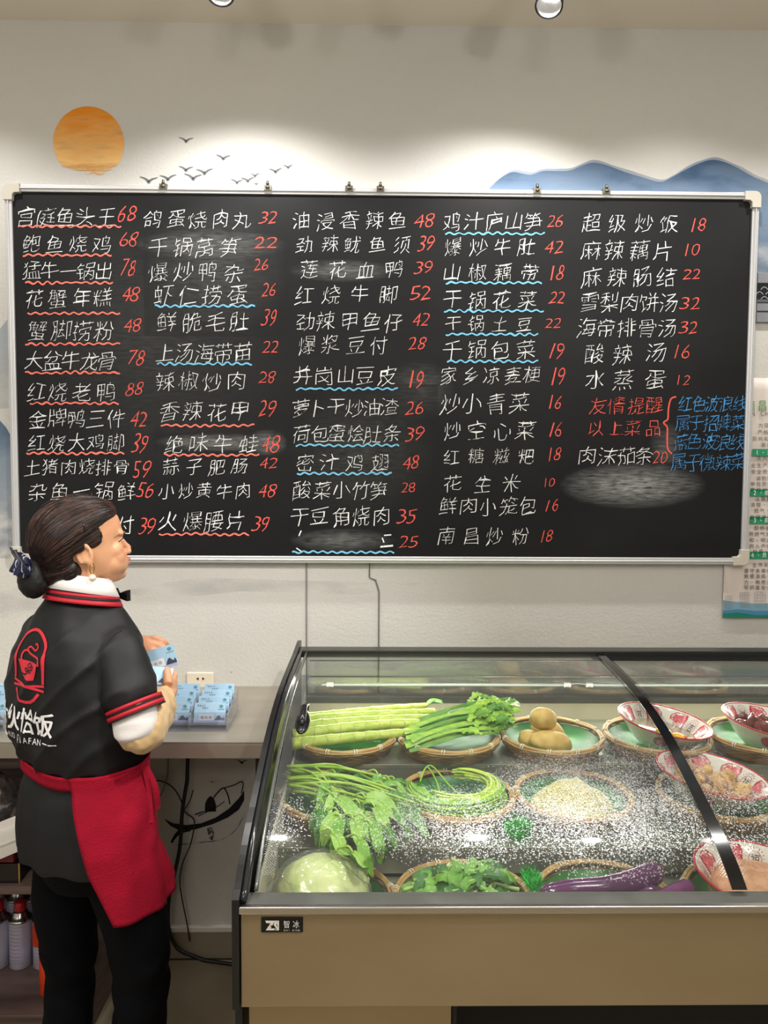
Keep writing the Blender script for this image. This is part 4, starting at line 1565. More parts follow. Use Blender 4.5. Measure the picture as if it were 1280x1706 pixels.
# ------------------------------------------------------------------ bamboo trays
bam = mat('bamboo', srgb(196, 162, 104), 0.5, 0, srgb(160, 122, 68), 14, (1, 1, 6), 0.3, 0.7, 0.06, 80, (1, 1, 6))
bamd = mat('bamboo_dark', srgb(160, 124, 72), 0.55, 0, srgb(120, 90, 48), 14)
tie = mat('white_tie', srgb(232, 226, 210), 0.5)
liner = mat('green_liner', srgb(60, 150, 52), 0.4, 0, srgb(12, 92, 40), 9, (1, 1, 1), 0.3, 0.65)
TR = 0.138
BASKET = {}


def basket(label, px, row, dx=0.0):
    Z = TZ[row]
    Yc = (1.99, 1.75, 1.42)[row]
    X = Xat(px, Yc, Z+0.045)+dx
    t = thing('bamboo_tray', label, 'basket', (X, Yc, Z), random.uniform(-0.3, 0.3), 'bamboo trays in the display case')
    if not BASKET:
        L = []
        n = 48
        mb = MB()
        for k, (r, z, w_) in enumerate([(TR, 0.044, 0.0045), (TR-0.0065, 0.0435, 0.0035), (TR+0.0035, 0.040, 0.003)]):
            mb.tube([V(((r+0.0008*sin(a*9+k))*cos(a), (r+0.0008*sin(a*9+k))*sin(a), z+0.0008*sin(a*7+k*2))) for a in [2*pi*i/n for i in range(n)]], w_, 6, closed=True)
        L.append(('tray_rim', mb.mesh('tray_rim'), bam))
        mb = MB()
        for k in range(6):
            z = 0.034-k*0.0058
            r = TR+0.002-(0.034-z)*0.75
            mb.tube([V(((r+0.0016*sin(a*24+pi*k))*cos(a), (r+0.0016*sin(a*24+pi*k))*sin(a), z+0.001*sin(a*5+k))) for a in [2*pi*i/72 for i in range(72)]], 0.0030, 5, closed=True)
        L.append(('tray_wall', mb.mesh('tray_wall'), bamd))
        mb = MB()
        rb = TR-0.022
        for k in range(-9, 10):
            x = k*0.012
            h = sqrt(max(rb*rb-x*x, 0))
            if h > 0.01:
                mb.box((x, 0, 0.0035+0.0007*(k % 2)), (0.0095, 2*h, 0.001))
                mb.box((0, x, 0.0050-0.0007*(k % 2)), (2*h, 0.0095, 0.001))
        mb.tube([V((rb*cos(a), rb*sin(a), 0.0032)) for a in [2*pi*i/36 for i in range(36)]], 0.0030, 6, closed=True)
        L.append(('tray_base', mb.mesh('tray_base'), bamd))
        for k in range(12):
            a = 2*pi*k/12
            R = Matrix.Rotation(a, 3, 'Z')
            mb = MB()
            for s_ in (-0.0032, 0.0032):
                mb.tube([R @ V((TR+0.0052*1.3*cos(q)-0.001, s_+0.001*sin(q), 0.0425+0.0075*sin(q))) for q in [2*pi*i/10 for i in range(10)]], 0.0013, 5, closed=True)
            L.append(('rim_tie', mb.mesh('rim_tie'), tie))
        mb = MB()
        ring = []
        for j, (r, z) in enumerate([(0.0, 0.0085), (0.05, 0.0085), (0.10, 0.0095), (0.118, 0.018), (0.128, 0.032)]):
            ring.append([V((r*cos(a), r*sin(a), z+0.0016*noise.noise(V((cos(a)*3, sin(a)*3, j))))) for a in [2*pi*i/36 for i in range(36)]])
        mb.grid(ring, closed_u=True)
        L.append(('green_liner', mb.mesh('green_liner'), liner))
        BASKET['L'] = L
        for nm, me, m_ in L:
            me.materials.append(m_)
    for nm, me, m_ in BASKET['L']:
        o = bpy.data.objects.new(nm, me)
        COL.objects.link(o)
        o.parent = t
    return t


bkt = {}
for key, px, row, lab in (('lettuce', 575, 0, 'bamboo tray under the thick lettuce stems, far left of the back row'), ('celery', 746, 0, 'bamboo tray under the leafy celery bundle, second of the back row'),
                          ('potato', 919, 0, 'bamboo tray with green liner holding the potatoes'), ('egg', 1094, 0, 'bamboo tray under the bowl with yellow egg yolks'),
                          ('liver', 1268, 0, 'bamboo tray under the bowl of dark red liver, right of the back row'),
                          ('spinach', 563, 1, 'bamboo tray under the water spinach, left of the middle row'), ('bean', 760, 1, 'bamboo tray holding the coiled green garlic stems'),
                          ('noodle', 955, 1, 'bamboo tray holding the pale yellow shredded mound'), ('chicken', 1196, 1, 'bamboo tray under the bowl of tan meat chunks'),
                          ('cabbage', 541, 2, 'bamboo tray behind the wrapped cabbage, front left corner'), ('greens', 772, 2, 'bamboo tray holding the leafy greens in the front row'),
                          ('eggplant', 1010, 2, 'bamboo tray under the purple eggplants'), ('mince', 1262, 2, 'bamboo tray under the bowl of pink minced meat, front right')):
    bkt[key] = basket(lab, px, row)

# ------------------------------------------------------------------ vegetables


def leafpoints(path, wf, fold=0.25, up=(0, 0, 1), ripple=0.0, na=2, seed=0):
    """ribbon leaf along a path; wf(t)->half width; folded along its midrib"""
    P = smooth_path(path, 5) if len(path) < 9 else [V(p) for p in path]
    rows = []
    L = len(P)
    for i, p in enumerate(P):
        d = (P[min(i+1, L-1)]-P[max(i-1, 0)])
        if d.length < 1e-8:
            d = V((1, 0, 0))
        d.normalize()
        s_ = d.cross(V(up))
        if s_.length < 0.15:
            s_ = d.cross(V((0.3, 1, 0)))
        s_.normalize()
        n_ = s_.cross(d).normalized()
        w_ = wf(i/(L-1))
        row = []
        for k in range(-na, na+1):
            q = k/na
            r = ripple*sin(i*1.7+q*2+seed)*abs(q)
            row.append(p+s_*(w_*q*cos(fold))+n_*(w_*abs(q)*sin(fold)+r))
        rows.append(row)
    return rows


def thick_leaf(mb, rows, th=0.0006):
    mb.grid(rows)
    mb.grid([[p-V((0, 0, th)) for p in r][::-1] for r in rows])


def veg_mat(name, c, c2, rough=0.42, ns=30, st=(1, 1, 1), bump=0.05, sss=0.08, bs=90):
    return mat(name, c, rough, 0, c2, ns, st, 0.35, 0.65, bump, bs, st, sss=sss)


vm_stem = veg_mat('lettuce_stem', srgb(164, 188, 62), srgb(204, 214, 108), 0.45, 14, (2, 8, 8))
vm_cel = veg_mat('celery_leaf', srgb(118, 172, 34), srgb(160, 200, 62), 0.42, 30, (1, 6, 1))
vm_celd = veg_mat('celery_dark', srgb(64, 128, 26), srgb(104, 156, 40), 0.45, 30)
vm_spin = veg_mat('spinach_leaf', srgb(88, 146, 36), srgb(122, 172, 60), 0.45, 24)
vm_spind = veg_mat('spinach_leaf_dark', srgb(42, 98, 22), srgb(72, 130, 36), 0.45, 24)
vm_sst = veg_mat('spinach_stalk', srgb(138, 178, 52), srgb(164, 196, 76), 0.4, 20)

# thick lettuce stems: (x px, y px) of both ends, lying over two trays
stems = [((488, 1238), (700, 1192), 0.0165, 0.0125, 2.00, 0.045), ((496, 1216), (730, 1186), 0.0165, 0.010, 2.04, 0.050),
         ((500, 1203), (725, 1176), 0.0145, 0.009, 2.09, 0.052), ((488, 1252), (700, 1204), 0.016, 0.011, 1.950, 0.040), ((500, 1192), (712, 1172), 0.012, 0.008, 2.13, 0.052)]
for k, (A, B_, ra, rb, yy, zz) in enumerate(stems):
    z = TZ[0]+zz
    a = V((Xat(A[0], yy-0.03, z), yy-0.045, z+0.006))
    b = V((Xat(B_[0], yy+0.01, z), yy+0.03, z+0.014))
    n = 30
    pts, rr = [], []
    for i in range(n+1):
        t = i/n
        p = a.lerp(b, t)+V((0, 0.008*sin(t*3+k), 0.004*sin(t*pi)))
        nodef = 0.10 if (i+k) % 3 == 0 else 0.0
        pts.append(p)
        rr.append((ra+(rb-ra)*t)*(1+nodef*0.6+0.04*sin(i*1.3+k)))
    o = thing('lettuce_stem', ('second thick lettuce stem from the front of the case, ringed and pale', 'third thick lettuce stem from the front, a leaf tuft at its tip', 'fourth thick lettuce stem from the front, slimmer than those before it', 'thick ringed lettuce stem nearest the front, resting on the tray rim', 'rearmost and thinnest lettuce stem, green leaf curled at its end')[k], 'vegetable', tuple(a), 0, 'thick lettuce stems')
    MB().tube(pts, rr, 14).build('stalk', vm_stem, o, world=True)
    mb = MB()
    for i in range(2, n-1, 3):
        p = pts[i]
        r = rr[i]
        d = (pts[i+1]-pts[i]).normalized()
        x_, y_ = frame(d)
        mb.tube([p+(x_*cos(q)+y_*sin(q))*(r*1.03)+d*0.003*sin(q*2+i) for q in [2*pi*j/12 for j in range(12)]], 0.0009, 4, closed=True)
    mb.build('leaf_scars', veg_mat('leaf_scar', srgb(206, 206, 140), srgb(170, 176, 96)), o, world=True)
    if k in (1, 4):
        for q in range(3):
            rows = leafpoints([b+V((0, 0, 0)), b+V((0.02, 0.01*q, 0.012)), b+V((0.055, 0.012*(q-1), 0.01))], lambda t: 0.009*sin(pi*min(t+0.1, 1)), 0.3)
            m_ = MB()
            thick_leaf(m_, rows)
            m_.build('leaf', vm_celd, o, world=True)

# celery-like leafy stalks: fan from cut ends at left to leafy tips at right
random.seed(3)
for k in range(22):
    u = k/21
    yy = 1.895+0.16*u+random.uniform(-0.008, 0.008)
    lay = (k % 3)*0.010
    z = TZ[0]+0.046+lay
    xa_ = Xat(668+random.uniform(0, 16)+8*abs(u-0.5), yy, z)
    xe = Xat(852+random.uniform(-22, 18)-26*(abs(u-0.6)), yy+0.07, z+0.03)
    a = V((xa_, yy-0.02-0.01*u, z))
    b = V((xe, yy+0.055+0.02*u, z+0.018+0.02*u))
    m1 = a.lerp(b, 0.35)+V((0, random.uniform(-.006, .006), 0.008+0.006*sin(k)))
    m2 = a.lerp(b, 0.7)+V((0, random.uniform(-.008, .008), 0.012))
    o = thing('celery_stalk', ('light green' if k % 4 else 'darker green')+' leafy celery stalk in the '+('front' if k < 7 else 'middle' if k < 15 else 'rear')+' of the bundle', 'vegetable', tuple(a), 0, 'leafy celery bundle')
    wb_ = random.uniform(0.008, 0.0125)
    rows = leafpoints([a, m1, m2, b], lambda t: wb_*(1.0-0.45*t+0.15*sin(t*9+k)), -0.75, (0, -0.25, 1), 0.0008, 2, k)
    mb = MB()
    thick_leaf(mb, rows, 0.0012)
    mb.build('stalk', vm_cel if k % 4 else vm_celd, o, world=True)
    for q in range(3 if k % 2 else 2):
        s0 = m2.lerp(b, random.uniform(-0.4, 0.9))
        dd = V((random.uniform(0.02, 0.055), random.uniform(-0.03, 0.035), random.uniform(-0.002, 0.026)))
        rows = leafpoints([s0, s0+dd*0.4+V((0, 0, 0.006)), s0+dd*0.8, s0+dd*1.1-V((0, 0, 0.006))], lambda t: 0.0105*sin(pi*min(0.12+t*0.9, 1))*(1+0.25*sin(t*22)), 0.25, (0, -0.4, 1), 0.0018, 2, q+k)
        mb = MB()
        thick_leaf(mb, rows)
        mb.build('leaf', [vm_cel, vm_celd][(k+q) % 2], o, world=True)

# potatoes
pot = veg_mat('potato_skin', srgb(214, 182, 104), srgb(188, 152, 80), 0.55, 25, (1, 1, 1), 0.12, 0.05, 60)
for lab, px, yy, z, r, rz in (('largest potato, lying low at the front of its tray', 918, 1.945, 0.036, (0.060, 0.038, 0.031), 0.1), ('round potato on top of the pile', 905, 1.985, 0.088, (0.039, 0.035, 0.030), 0.4),
                              ('small potato at the left of the pile', 882, 1.975, 0.034, (0.030, 0.030, 0.026), 0.9), ('potato at the back of the pile, half hidden', 912, 2.040, 0.036, (0.046, 0.034, 0.028), -0.4)):
    zz = TZ[0]+z
    o = MB().sphere((0, 0, 0), r, Euler((0.1, 0.1, rz)).to_matrix(), 32, 20, lambda d: 1+0.09*noise.noise(d*1.7+V((px, 0, 0)))+0.02*noise.noise(d*6)).build('potato', pot)
    o.location = (Xat(px, yy, zz), yy, zz)
    tag(o, lab, 'potato', 'potatoes')

# coiled garlic stems
garm = veg_mat('garlic_stem', srgb(120, 176, 48), srgb(150, 194, 60), 0.35, 30, (1, 1, 1), 0.02)
gary = veg_mat('garlic_stem_light', srgb(178, 208, 56), srgb(198, 220, 90), 0.35, 30, (1, 1, 1), 0.02)
bc = bkt['bean'].location
random.seed(5)
for k in range(40):
    r0 = 0.124-0.0009*k - random.uniform(0, 0.004)
    if k < 16:
        a0, a1 = radians(random.uniform(165, 215)), radians(random.uniform(330, 400))
    else:
        a0, a1 = radians(random.uniform(215, 285)), radians(random.uniform(420, 455))
    z0 = TZ[1]+0.040+(k % 5)*0.0052+0.0003*k
    P = []
    for i in range(22):
        t = i/21
        a = a0+(a1-a0)*t
        rr = r0-0.016*sin(pi*t)*(k % 3)/3-(0.028*(t-0.72)/0.28 if t > 0.72 and k >= 16 else 0)
        P.append(V((bc.x+rr*cos(a), bc.y+rr*sin(a)*0.97, z0+0.003*sin(t*6+k)+0.006*t)))
    rr_ = [0.0030 if i < 16 else 0.0030-(i-16)*0.0002 for i in range(22)]
    o = MB().tube(P, rr_, 6).build('garlic_stem', gary if k >= 16 else garm)
    tag(o, 'thin yellow-green garlic stem curled round inside the middle tray' if k >= 16 else 'thin green garlic stem bent along the front rim of the middle tray', 'vegetable', 'yellow-green curled garlic stems' if k >= 16 else 'green garlic stems along the rim')
for k in range(12):
    x0_ = -0.118+k*0.004
    P = smooth_path([V((bc.x+x0_, bc.y+0.050-0.004*k+random.uniform(-.01, .01), TZ[1]+0.050)), V((bc.x+x0_-0.004, bc.y, TZ[1]+0.057)), V((bc.x+x0_+0.028, bc.y-0.055, TZ[1]+0.052)), V((bc.x+0.02+0.004*k, bc.y-0.098-0.002*(k % 4), TZ[1]+0.048+0.001*k))], 5)
    o = MB().tube(P, 0.0026, 6).build('garlic_stem', garm)
    tag(o, 'thin green garlic stem falling down the left side of the middle tray', 'vegetable', 'green garlic stems at the left')
P = smooth_path([V((bc.x-0.085, bc.y+0.04, TZ[1]+0.055)), V((bc.x-0.065, bc.y+0.082, TZ[1]+0.075)), V((bc.x-0.045, bc.y+0.03, TZ[1]+0.06)), V((bc.x-0.04, bc.y-0.05, TZ[1]+0.05))], 6)
tag(MB().tube(P, 0.0022, 6).build('garlic_stem', garm), 'single green garlic stem looping up over the liner', 'vegetable')
P = smooth_path([V((bc.x-0.085, bc.y+0.06, TZ[1]+0.055)), V((bc.x-0.055, bc.y+0.092, TZ[1]+0.075)), V((bc.x-0.01, bc.y+0.02, TZ[1]+0.05)), V((bc.x+0.03, bc.y-0.07, TZ[1]+0.05))], 6)
tag(MB().tube(P, 0.0022, 6).build('garlic_stem', garm), 'single green garlic stem crossing the liner to the front rim', 'vegetable')
# printed rays on its liner
mb = MB()
for k in range(28):
    a = 2*pi*k/28
    stroke(mb, [(0.012*cos(a), 0.012*sin(a)), (0.062*cos(a), 0.055*sin(a))], 0.0012, lambda x, y: V((x+0.0, y-0.01, 0.0118)))
mb.build('printed_rays', mat('liner_rays', srgb(150, 200, 90), 0.5), bkt['bean'])

# pale shredded mound
bc = bkt['noodle'].location
nd = thing('shredded_noodles', 'pale yellow mound of fine shredded rice noodles on its tray', 'noodles', (bc.x, bc.y, TZ[1]+0.012))
ndm = mat('noodle_pale', srgb(226, 216, 146), 0.6, 0, srgb(206, 192, 112), 60, bump=0.3, bs=150)


def moundh(x, y):
    d = sqrt((x/0.098)**2+(y/0.088)**2)
    return 0.052*max(0, 1-d**2.2)*(1+0.25*noise.noise(V((x*28, y*28, 0)))+0.1*noise.noise(V((x*80, y*80, 3))))


P = []
for j in range(22):
    r = j/21
    P.append([V((0.098*r*cos(a)*(1+0.05*sin(3*a)), 0.088*r*sin(a), moundh(0.098*r*cos(a), 0.088*r*sin(a))+0.002)) for a in [2*pi*i/48 for i in range(48)]])
MB().grid(P, closed_u=True).build('mound', ndm, nd)
mb = MB()
random.seed(11)
for k in range(1300):
    a = random.random()*2*pi
    r = sqrt(random.random())*0.97
    x, y = 0.098*r*cos(a), 0.088*r*sin(a)
    h = random.random()*pi
    l = random.uniform(0.006, 0.016)
    c = random.uniform(-60, 60)
    pts = []
    for i in range(4):
        t = (i/3-0.5)*l
        xx = x+t*cos(h+t*c)
        yy = y+t*sin(h+t*c)
        pts.append(V((xx, yy, moundh(xx, yy)+0.0025+0.0025*cos(t/l*pi))))
    mb.tube(pts, 0.0009, 3, caps=False)
o = mb.build('shreds', mat('noodle_shred', srgb(238, 230, 170), 0.5), nd)
o['kind'] = 'stuff'

# water spinach: stems from the left, leaves drooping to the front right
sp = thing('water_spinach', 'big bunch of water spinach with long hanging leaves over the left middle tray', 'vegetable', tuple(bkt['spinach'].location))
random.seed(21)


def SPt(px, py, h):          # a point of the bunch at height h above the middle deck
    return onZ(px, py, TZ[1]+h)


for k in range(26):
    u = k/25
    a = SPt(474+random.uniform(-4, 12)+18*abs(u-.5), 1275+40*u+random.uniform(-4, 4), 0.075+0.015*sin(k))
    e = SPt(600+random.uniform(-50, 100), 1300+60*u+random.uniform(-12, 12), 0.075+random.uniform(-0.01, 0.02))
    m = a.lerp(e, 0.5)+V((0, 0.012, 0.012+0.008*sin(k*2)))
    P = smooth_path([a, m, e], 5)
    MB().tube(P, [0.0040-0.0016*i/(len(P)-1) for i in range(len(P))], 7).build('stem', vm_sst, sp, world=True)
leaves = [  # base px,py  mid  tip  halfwidth px, dark?
    ((545, 1302), (536, 1330), (528, 1352), 9, 0), ((560, 1330), (590, 1355), (628, 1362), 12, 0), ((630, 1290), (628, 1310), (620, 1332), 9, 0),
    ((610, 1330), (640, 1340), (672, 1374), 15, 0), ((640, 1322), (680, 1345), (716, 1398), 16, 1), ((565, 1355), (545, 1380), (538, 1412), 11, 0),
    ((570, 1365), (560, 1395), (552, 1425), 10, 0), ((590, 1365), (600, 1395), (608, 1425), 12, 0), ((610, 1365), (625, 1395), (640, 1424), 13, 0),
    ((625, 1345), (640, 1372), (652, 1402), 10, 0), ((600, 1400), (608, 1428), (622, 1462), 9, 0), ((556, 1390), (570, 1415), (598, 1432), 10, 0),
    ((540, 1340), (535, 1375), (532, 1415), 9, 1), ((580, 1300), (610, 1300), (640, 1298), 8, 1), ((560, 1290), (575, 1283), (592, 1286), 7, 1),
    ((520, 1300), (540, 1318), (560, 1318), 8, 1), ((650, 1300), (668, 1318), (680, 1345), 8, 1), ((655, 1340), (672, 1370), (690, 1400), 9, 1),
    ((600, 1340), (600, 1370), (596, 1400), 9, 1), ((575, 1340), (580, 1375), (578, 1410), 9, 1), ((560, 1375), (562, 1400), (566, 1428), 9, 1), ((630, 1370), (645, 1400), (660, 1420), 9, 1),
    ((645, 1380), (655, 1405), (650, 1430), 8, 1), ((536, 1300), (512, 1290), (498, 1296), 6, 1), ((640, 1310), (660, 1308), (678, 1322), 8, 0), ((560, 1320), (548, 1345), (545, 1372), 8, 0),
    ((620, 1375), (632, 1410), (634, 1440), 9, 0), ((588, 1420), (605, 1440), (612, 1455), 6, 0)]
random.seed(31)
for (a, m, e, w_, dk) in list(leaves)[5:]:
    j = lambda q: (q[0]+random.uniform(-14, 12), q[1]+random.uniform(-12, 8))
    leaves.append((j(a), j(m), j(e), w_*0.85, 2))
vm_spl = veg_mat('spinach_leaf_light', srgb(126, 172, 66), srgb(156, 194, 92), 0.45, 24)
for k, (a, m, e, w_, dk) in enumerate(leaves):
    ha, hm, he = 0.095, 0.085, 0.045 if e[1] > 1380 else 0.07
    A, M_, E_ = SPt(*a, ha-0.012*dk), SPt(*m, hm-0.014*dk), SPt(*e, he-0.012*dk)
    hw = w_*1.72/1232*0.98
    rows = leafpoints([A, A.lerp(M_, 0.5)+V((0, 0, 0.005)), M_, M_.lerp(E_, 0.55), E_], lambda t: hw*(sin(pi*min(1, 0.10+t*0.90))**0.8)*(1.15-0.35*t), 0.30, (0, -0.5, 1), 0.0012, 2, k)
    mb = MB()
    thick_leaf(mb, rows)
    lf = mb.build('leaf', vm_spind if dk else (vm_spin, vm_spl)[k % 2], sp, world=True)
    mid = [r[2]+V((0, -0.0003, 0.0006)) for r in rows]
    mb = MB().tube([mid[i] for i in range(0, len(mid), 2)], 0.0009, 4)
    mb.build('midrib', vm_sst, lf, world=True)
    st = smooth_path([A+V((-0.03, 0.02, -0.004)), A+V((-0.01, 0.012, 0.006)), A], 4)
    MB().tube(st, 0.0022, 6).build('stem', vm_sst, sp, world=True)

# leafy greens in the front tray
gr = thing('leafy_greens', 'heap of small-leaved green choy filling the middle front tray', 'vegetable', tuple(bkt['greens'].location))
bc = bkt['greens'].location
random.seed(9)
vg1 = veg_mat('choy_leaf', srgb(84, 146, 40), srgb(118, 172, 62), 0.4, 26)
vg2 = veg_mat('choy_leaf_dark', srgb(36, 90, 32), srgb(66, 124, 44), 0.4, 26)
vg3 = veg_mat('choy_stem', srgb(170, 202, 110), srgb(200, 220, 150), 0.4, 26)
for k in range(96):
    a = random.random()*2*pi
    r = sqrt(random.random())*0.095
    base = V((bc.x+r*cos(a), bc.y-0.01+r*sin(a)*0.95, TZ[2]+0.025+0.085*max(0, 1-(r/0.105)**2)*random.uniform(0.75, 1.0)))
    h = random.uniform(-pi, pi)
    l = random.uniform(0.035, 0.07)
    d = V((cos(h), sin(h)*0.8-0.2, random.uniform(-0.15, 0.2))).normalized()*l
    hw = random.uniform(0.009, 0.016)
    rows = leafpoints([base, base+d*0.35+V((0, 0, 0.006)), base+d*0.75+V((0, 0, 0.004)), base+d-V((0, 0, 0.008))], lambda t: hw*(0.25+0.75*sin(pi*min(1, t*0.95+0.03))**0.7 if t > 0.3 else 0.25+t), 0.35, (0, -0.3, 1), 0.0012, 2, k)
    mb = MB()
    thick_leaf(mb, rows)
    lf = mb.build('leaf', (vg1, vg1, vg2)[k % 3], gr, world=True)
    if k % 2 == 0:
        P = smooth_path([base-d*0.7+V((0, 0, 0.002)), base+V((0, 0, 0.003)), rows[len(rows)//2][2]+V((0, 0, 0.0012))], 4)
        MB().tube(P, [0.0040-0.0025*i/(len(P)-1) for i in range(len(P))], 6).build('leaf_stem', vg3, lf, world=True)

# wrapped cabbage
cabm = veg_mat('cabbage', srgb(226, 230, 168), srgb(200, 214, 130), 0.45, 16, (1, 1, 3), 0.5, 0.1, 22)
bc = bkt['cabbage'].location
cz = TZ[2]+0.072
cab = thing('cabbage', 'pale green round cabbage wrapped in clear film, front left of the case', 'cabbage', (Xat(537, 1.40, cz), 1.40, cz))


def cabf(d):
    return 1+0.05*abs(noise.noise(V((d.x*1.5+d.z*2, d.y*3, d.z*1.2))))*2+0.03*noise.noise(d*5)+0.035*abs(noise.noise(V((atan2(d.y, d.x)*4, d.z*1.5, 2))))


MB().sphere((0, 0, 0), (0.083, 0.075, 0.058), Euler((0, 0.12, 0)).to_matrix(), 64, 40, cabf).build('cabbage_head', cabm, cab)
random.seed(4)
for k in range(5):
    # overlapping outer leaves
    a0 = -2.4+k*0.75
    P = []
    for j in range(12):
        t = j/11
        row = []
        for i in range(12):
            s_ = i/11-0.5
            th = 0.15+1.45*t
            ph = a0+s_*1.7*(0.55+0.45*sin(pi*min(1, t+0.15)))
            d = V((sin(th)*cos(ph), sin(th)*sin(ph), cos(th)))
            f = cabf(d)*(1.035+0.010*k)+0.012*(1-t)*sin(s_*8+k)+0.012*(abs(s_)*2)**3
            row.append(Euler((0, 0.12, 0)).to_matrix() @ V((d.x*0.083*f, d.y*0.075*f, d.z*0.058*f)))
        P.append(row)
    MB().grid(P).build('outer_leaf', cabm, cab)
wrap = MB().sphere((0, 0, 0), (0.096, 0.087, 0.068), Euler((0, 0.12, 0)).to_matrix(), 72, 48, lambda d: 1.0+0.05*abs(noise.noise(V((d.x*3, d.y*7, d.z*3))))+0.03*noise.noise(d*9))
wrap.tube(smooth_path([V((-0.06, 0, 0.02)), V((-0.092, -0.01, -0.02)), V((-0.095, -0.01, -0.055))], 4), [0.03]*5+[0.02]*4, 10)
wrap.build('plastic_wrap', thin_glass('cling_film', (0.96, 0.97, 0.95), 0.10, 0.12, 0.06), cab)

# eggplants
egm = mat('eggplant_skin', srgb(92, 34, 92), 0.18, 0, srgb(66, 24, 72), 8, (1, 1, 1), 0.35, 0.65, coat=0.3)
ege = mat('eggplant_tip', srgb(128, 60, 120), 0.2, 0, srgb(92, 34, 92), 14)


def eggplant(lab, pts, r, m_, stem=None):
    P = smooth_path([V(p) for p in pts], 6)
    L = len(P)
    rr = []
    for i in range(L):
        t = i/(L-1)
        e = min(1, sqrt(max(0, 1-(1-min(t/0.12, 1))**2)), sqrt(max(0.02, 1-(1-min((1-t)/0.10, 1))**2)))
        rr.append(max(0.0006, r*(0.72+0.28*t)*e))
    o = thing('eggplant', lab, 'eggplant', tuple(P[L//2]), 0, 'purple eggplants')
    MB().tube(P, rr, 20).build('eggplant_body', m_, o, world=True)
    if stem:
        d = (P[-1]-P[-3]).normalized()
        mb = MB().tube([P[-1]-d*0.008, P[-1]+d*0.006, P[-1]+d*0.02], [r*0.75, 0.007, 0.005], 10)
        mb.build('stem_cap', veg_mat('eggplant_calyx', srgb(96, 90, 70), srgb(110, 70, 90)), o, world=True)
    return o


ez = TZ[2]+0.045
E1 = [(905, 1486), (960, 1478), (1020, 1470), (1080, 1455), (1100, 1448)]
eggplant('long purple eggplant lying on top, pointing left', [onZ(x, y, ez+0.040) for x, y in [(900, 1492), (950, 1482), (1010, 1478), (1060, 1466), (1098, 1450)]], 0.024, egm, True)
eggplant('purple eggplant at the front, mostly below the sill', [onZ(x, y, ez+0.015) for x, y in [(925, 1508), (980, 1500), (1040, 1494), (1100, 1492)]], 0.023, egm, True)
eggplant('short purple eggplant tip pointing up at the right of the tray', [onZ(x, y, ez+0.02) for x, y in [(1150, 1476), (1128, 1488), (1095, 1505), (1060, 1515)]], 0.022, ege)

# ------------------------------------------------------------------ enamel bowls
enam = mat('enamel_white', srgb(228, 224, 216), 0.15, 0, coat=0.4)
enr = mat('enamel_red', srgb(186, 32, 50), 0.25)
enp = mat('enamel_pink', srgb(222, 110, 122), 0.25)
ring_prof = [(0.0, 0.004), (0.050, 0.004), (0.060, 0.006), (0.078, 0.020), (0.095, 0.040), (0.110, 0.060), (0.122, 0.074), (0.130, 0.080)]
prof_out = [(0.1325, 0.0785), (0.124, 0.070), (0.112, 0.056), (0.098, 0.037), (0.081, 0.018), (0.063, 0.003), (0.050, 0.0), (0.0, 0.0)]
SW = ring_prof[3:7]


def on_bowl(u, v, out=False, e=0.0008):
    """u = angle, v = 0 (low) .. 1 (rim) on the wall"""
    A, B2 = ((0.084, 0.024), (0.128, 0.0785)) if not out else ((0.088, 0.026), (0.1275, 0.074))
    pr = (ring_prof[3:] if not out else prof_out[:5][::-1])
    z = A[1]+(B2[1]-A[1])*v
    r = None
    for (r0, z0), (r1, z1) in zip(pr, pr[1:]):
        if z0-1e-6 <= z <= z1+1e-6:
            r = r0+(r1-r0)*(z-z0)/(z1-z0)
            break
    if r is None:
        r = pr[-1][0]
    s_ = -1 if not out else 1
    return V(((r+s_*e*0.8)*cos(u), (r+s_*e*0.8)*sin(u), z+(-s_)*e*0.6))


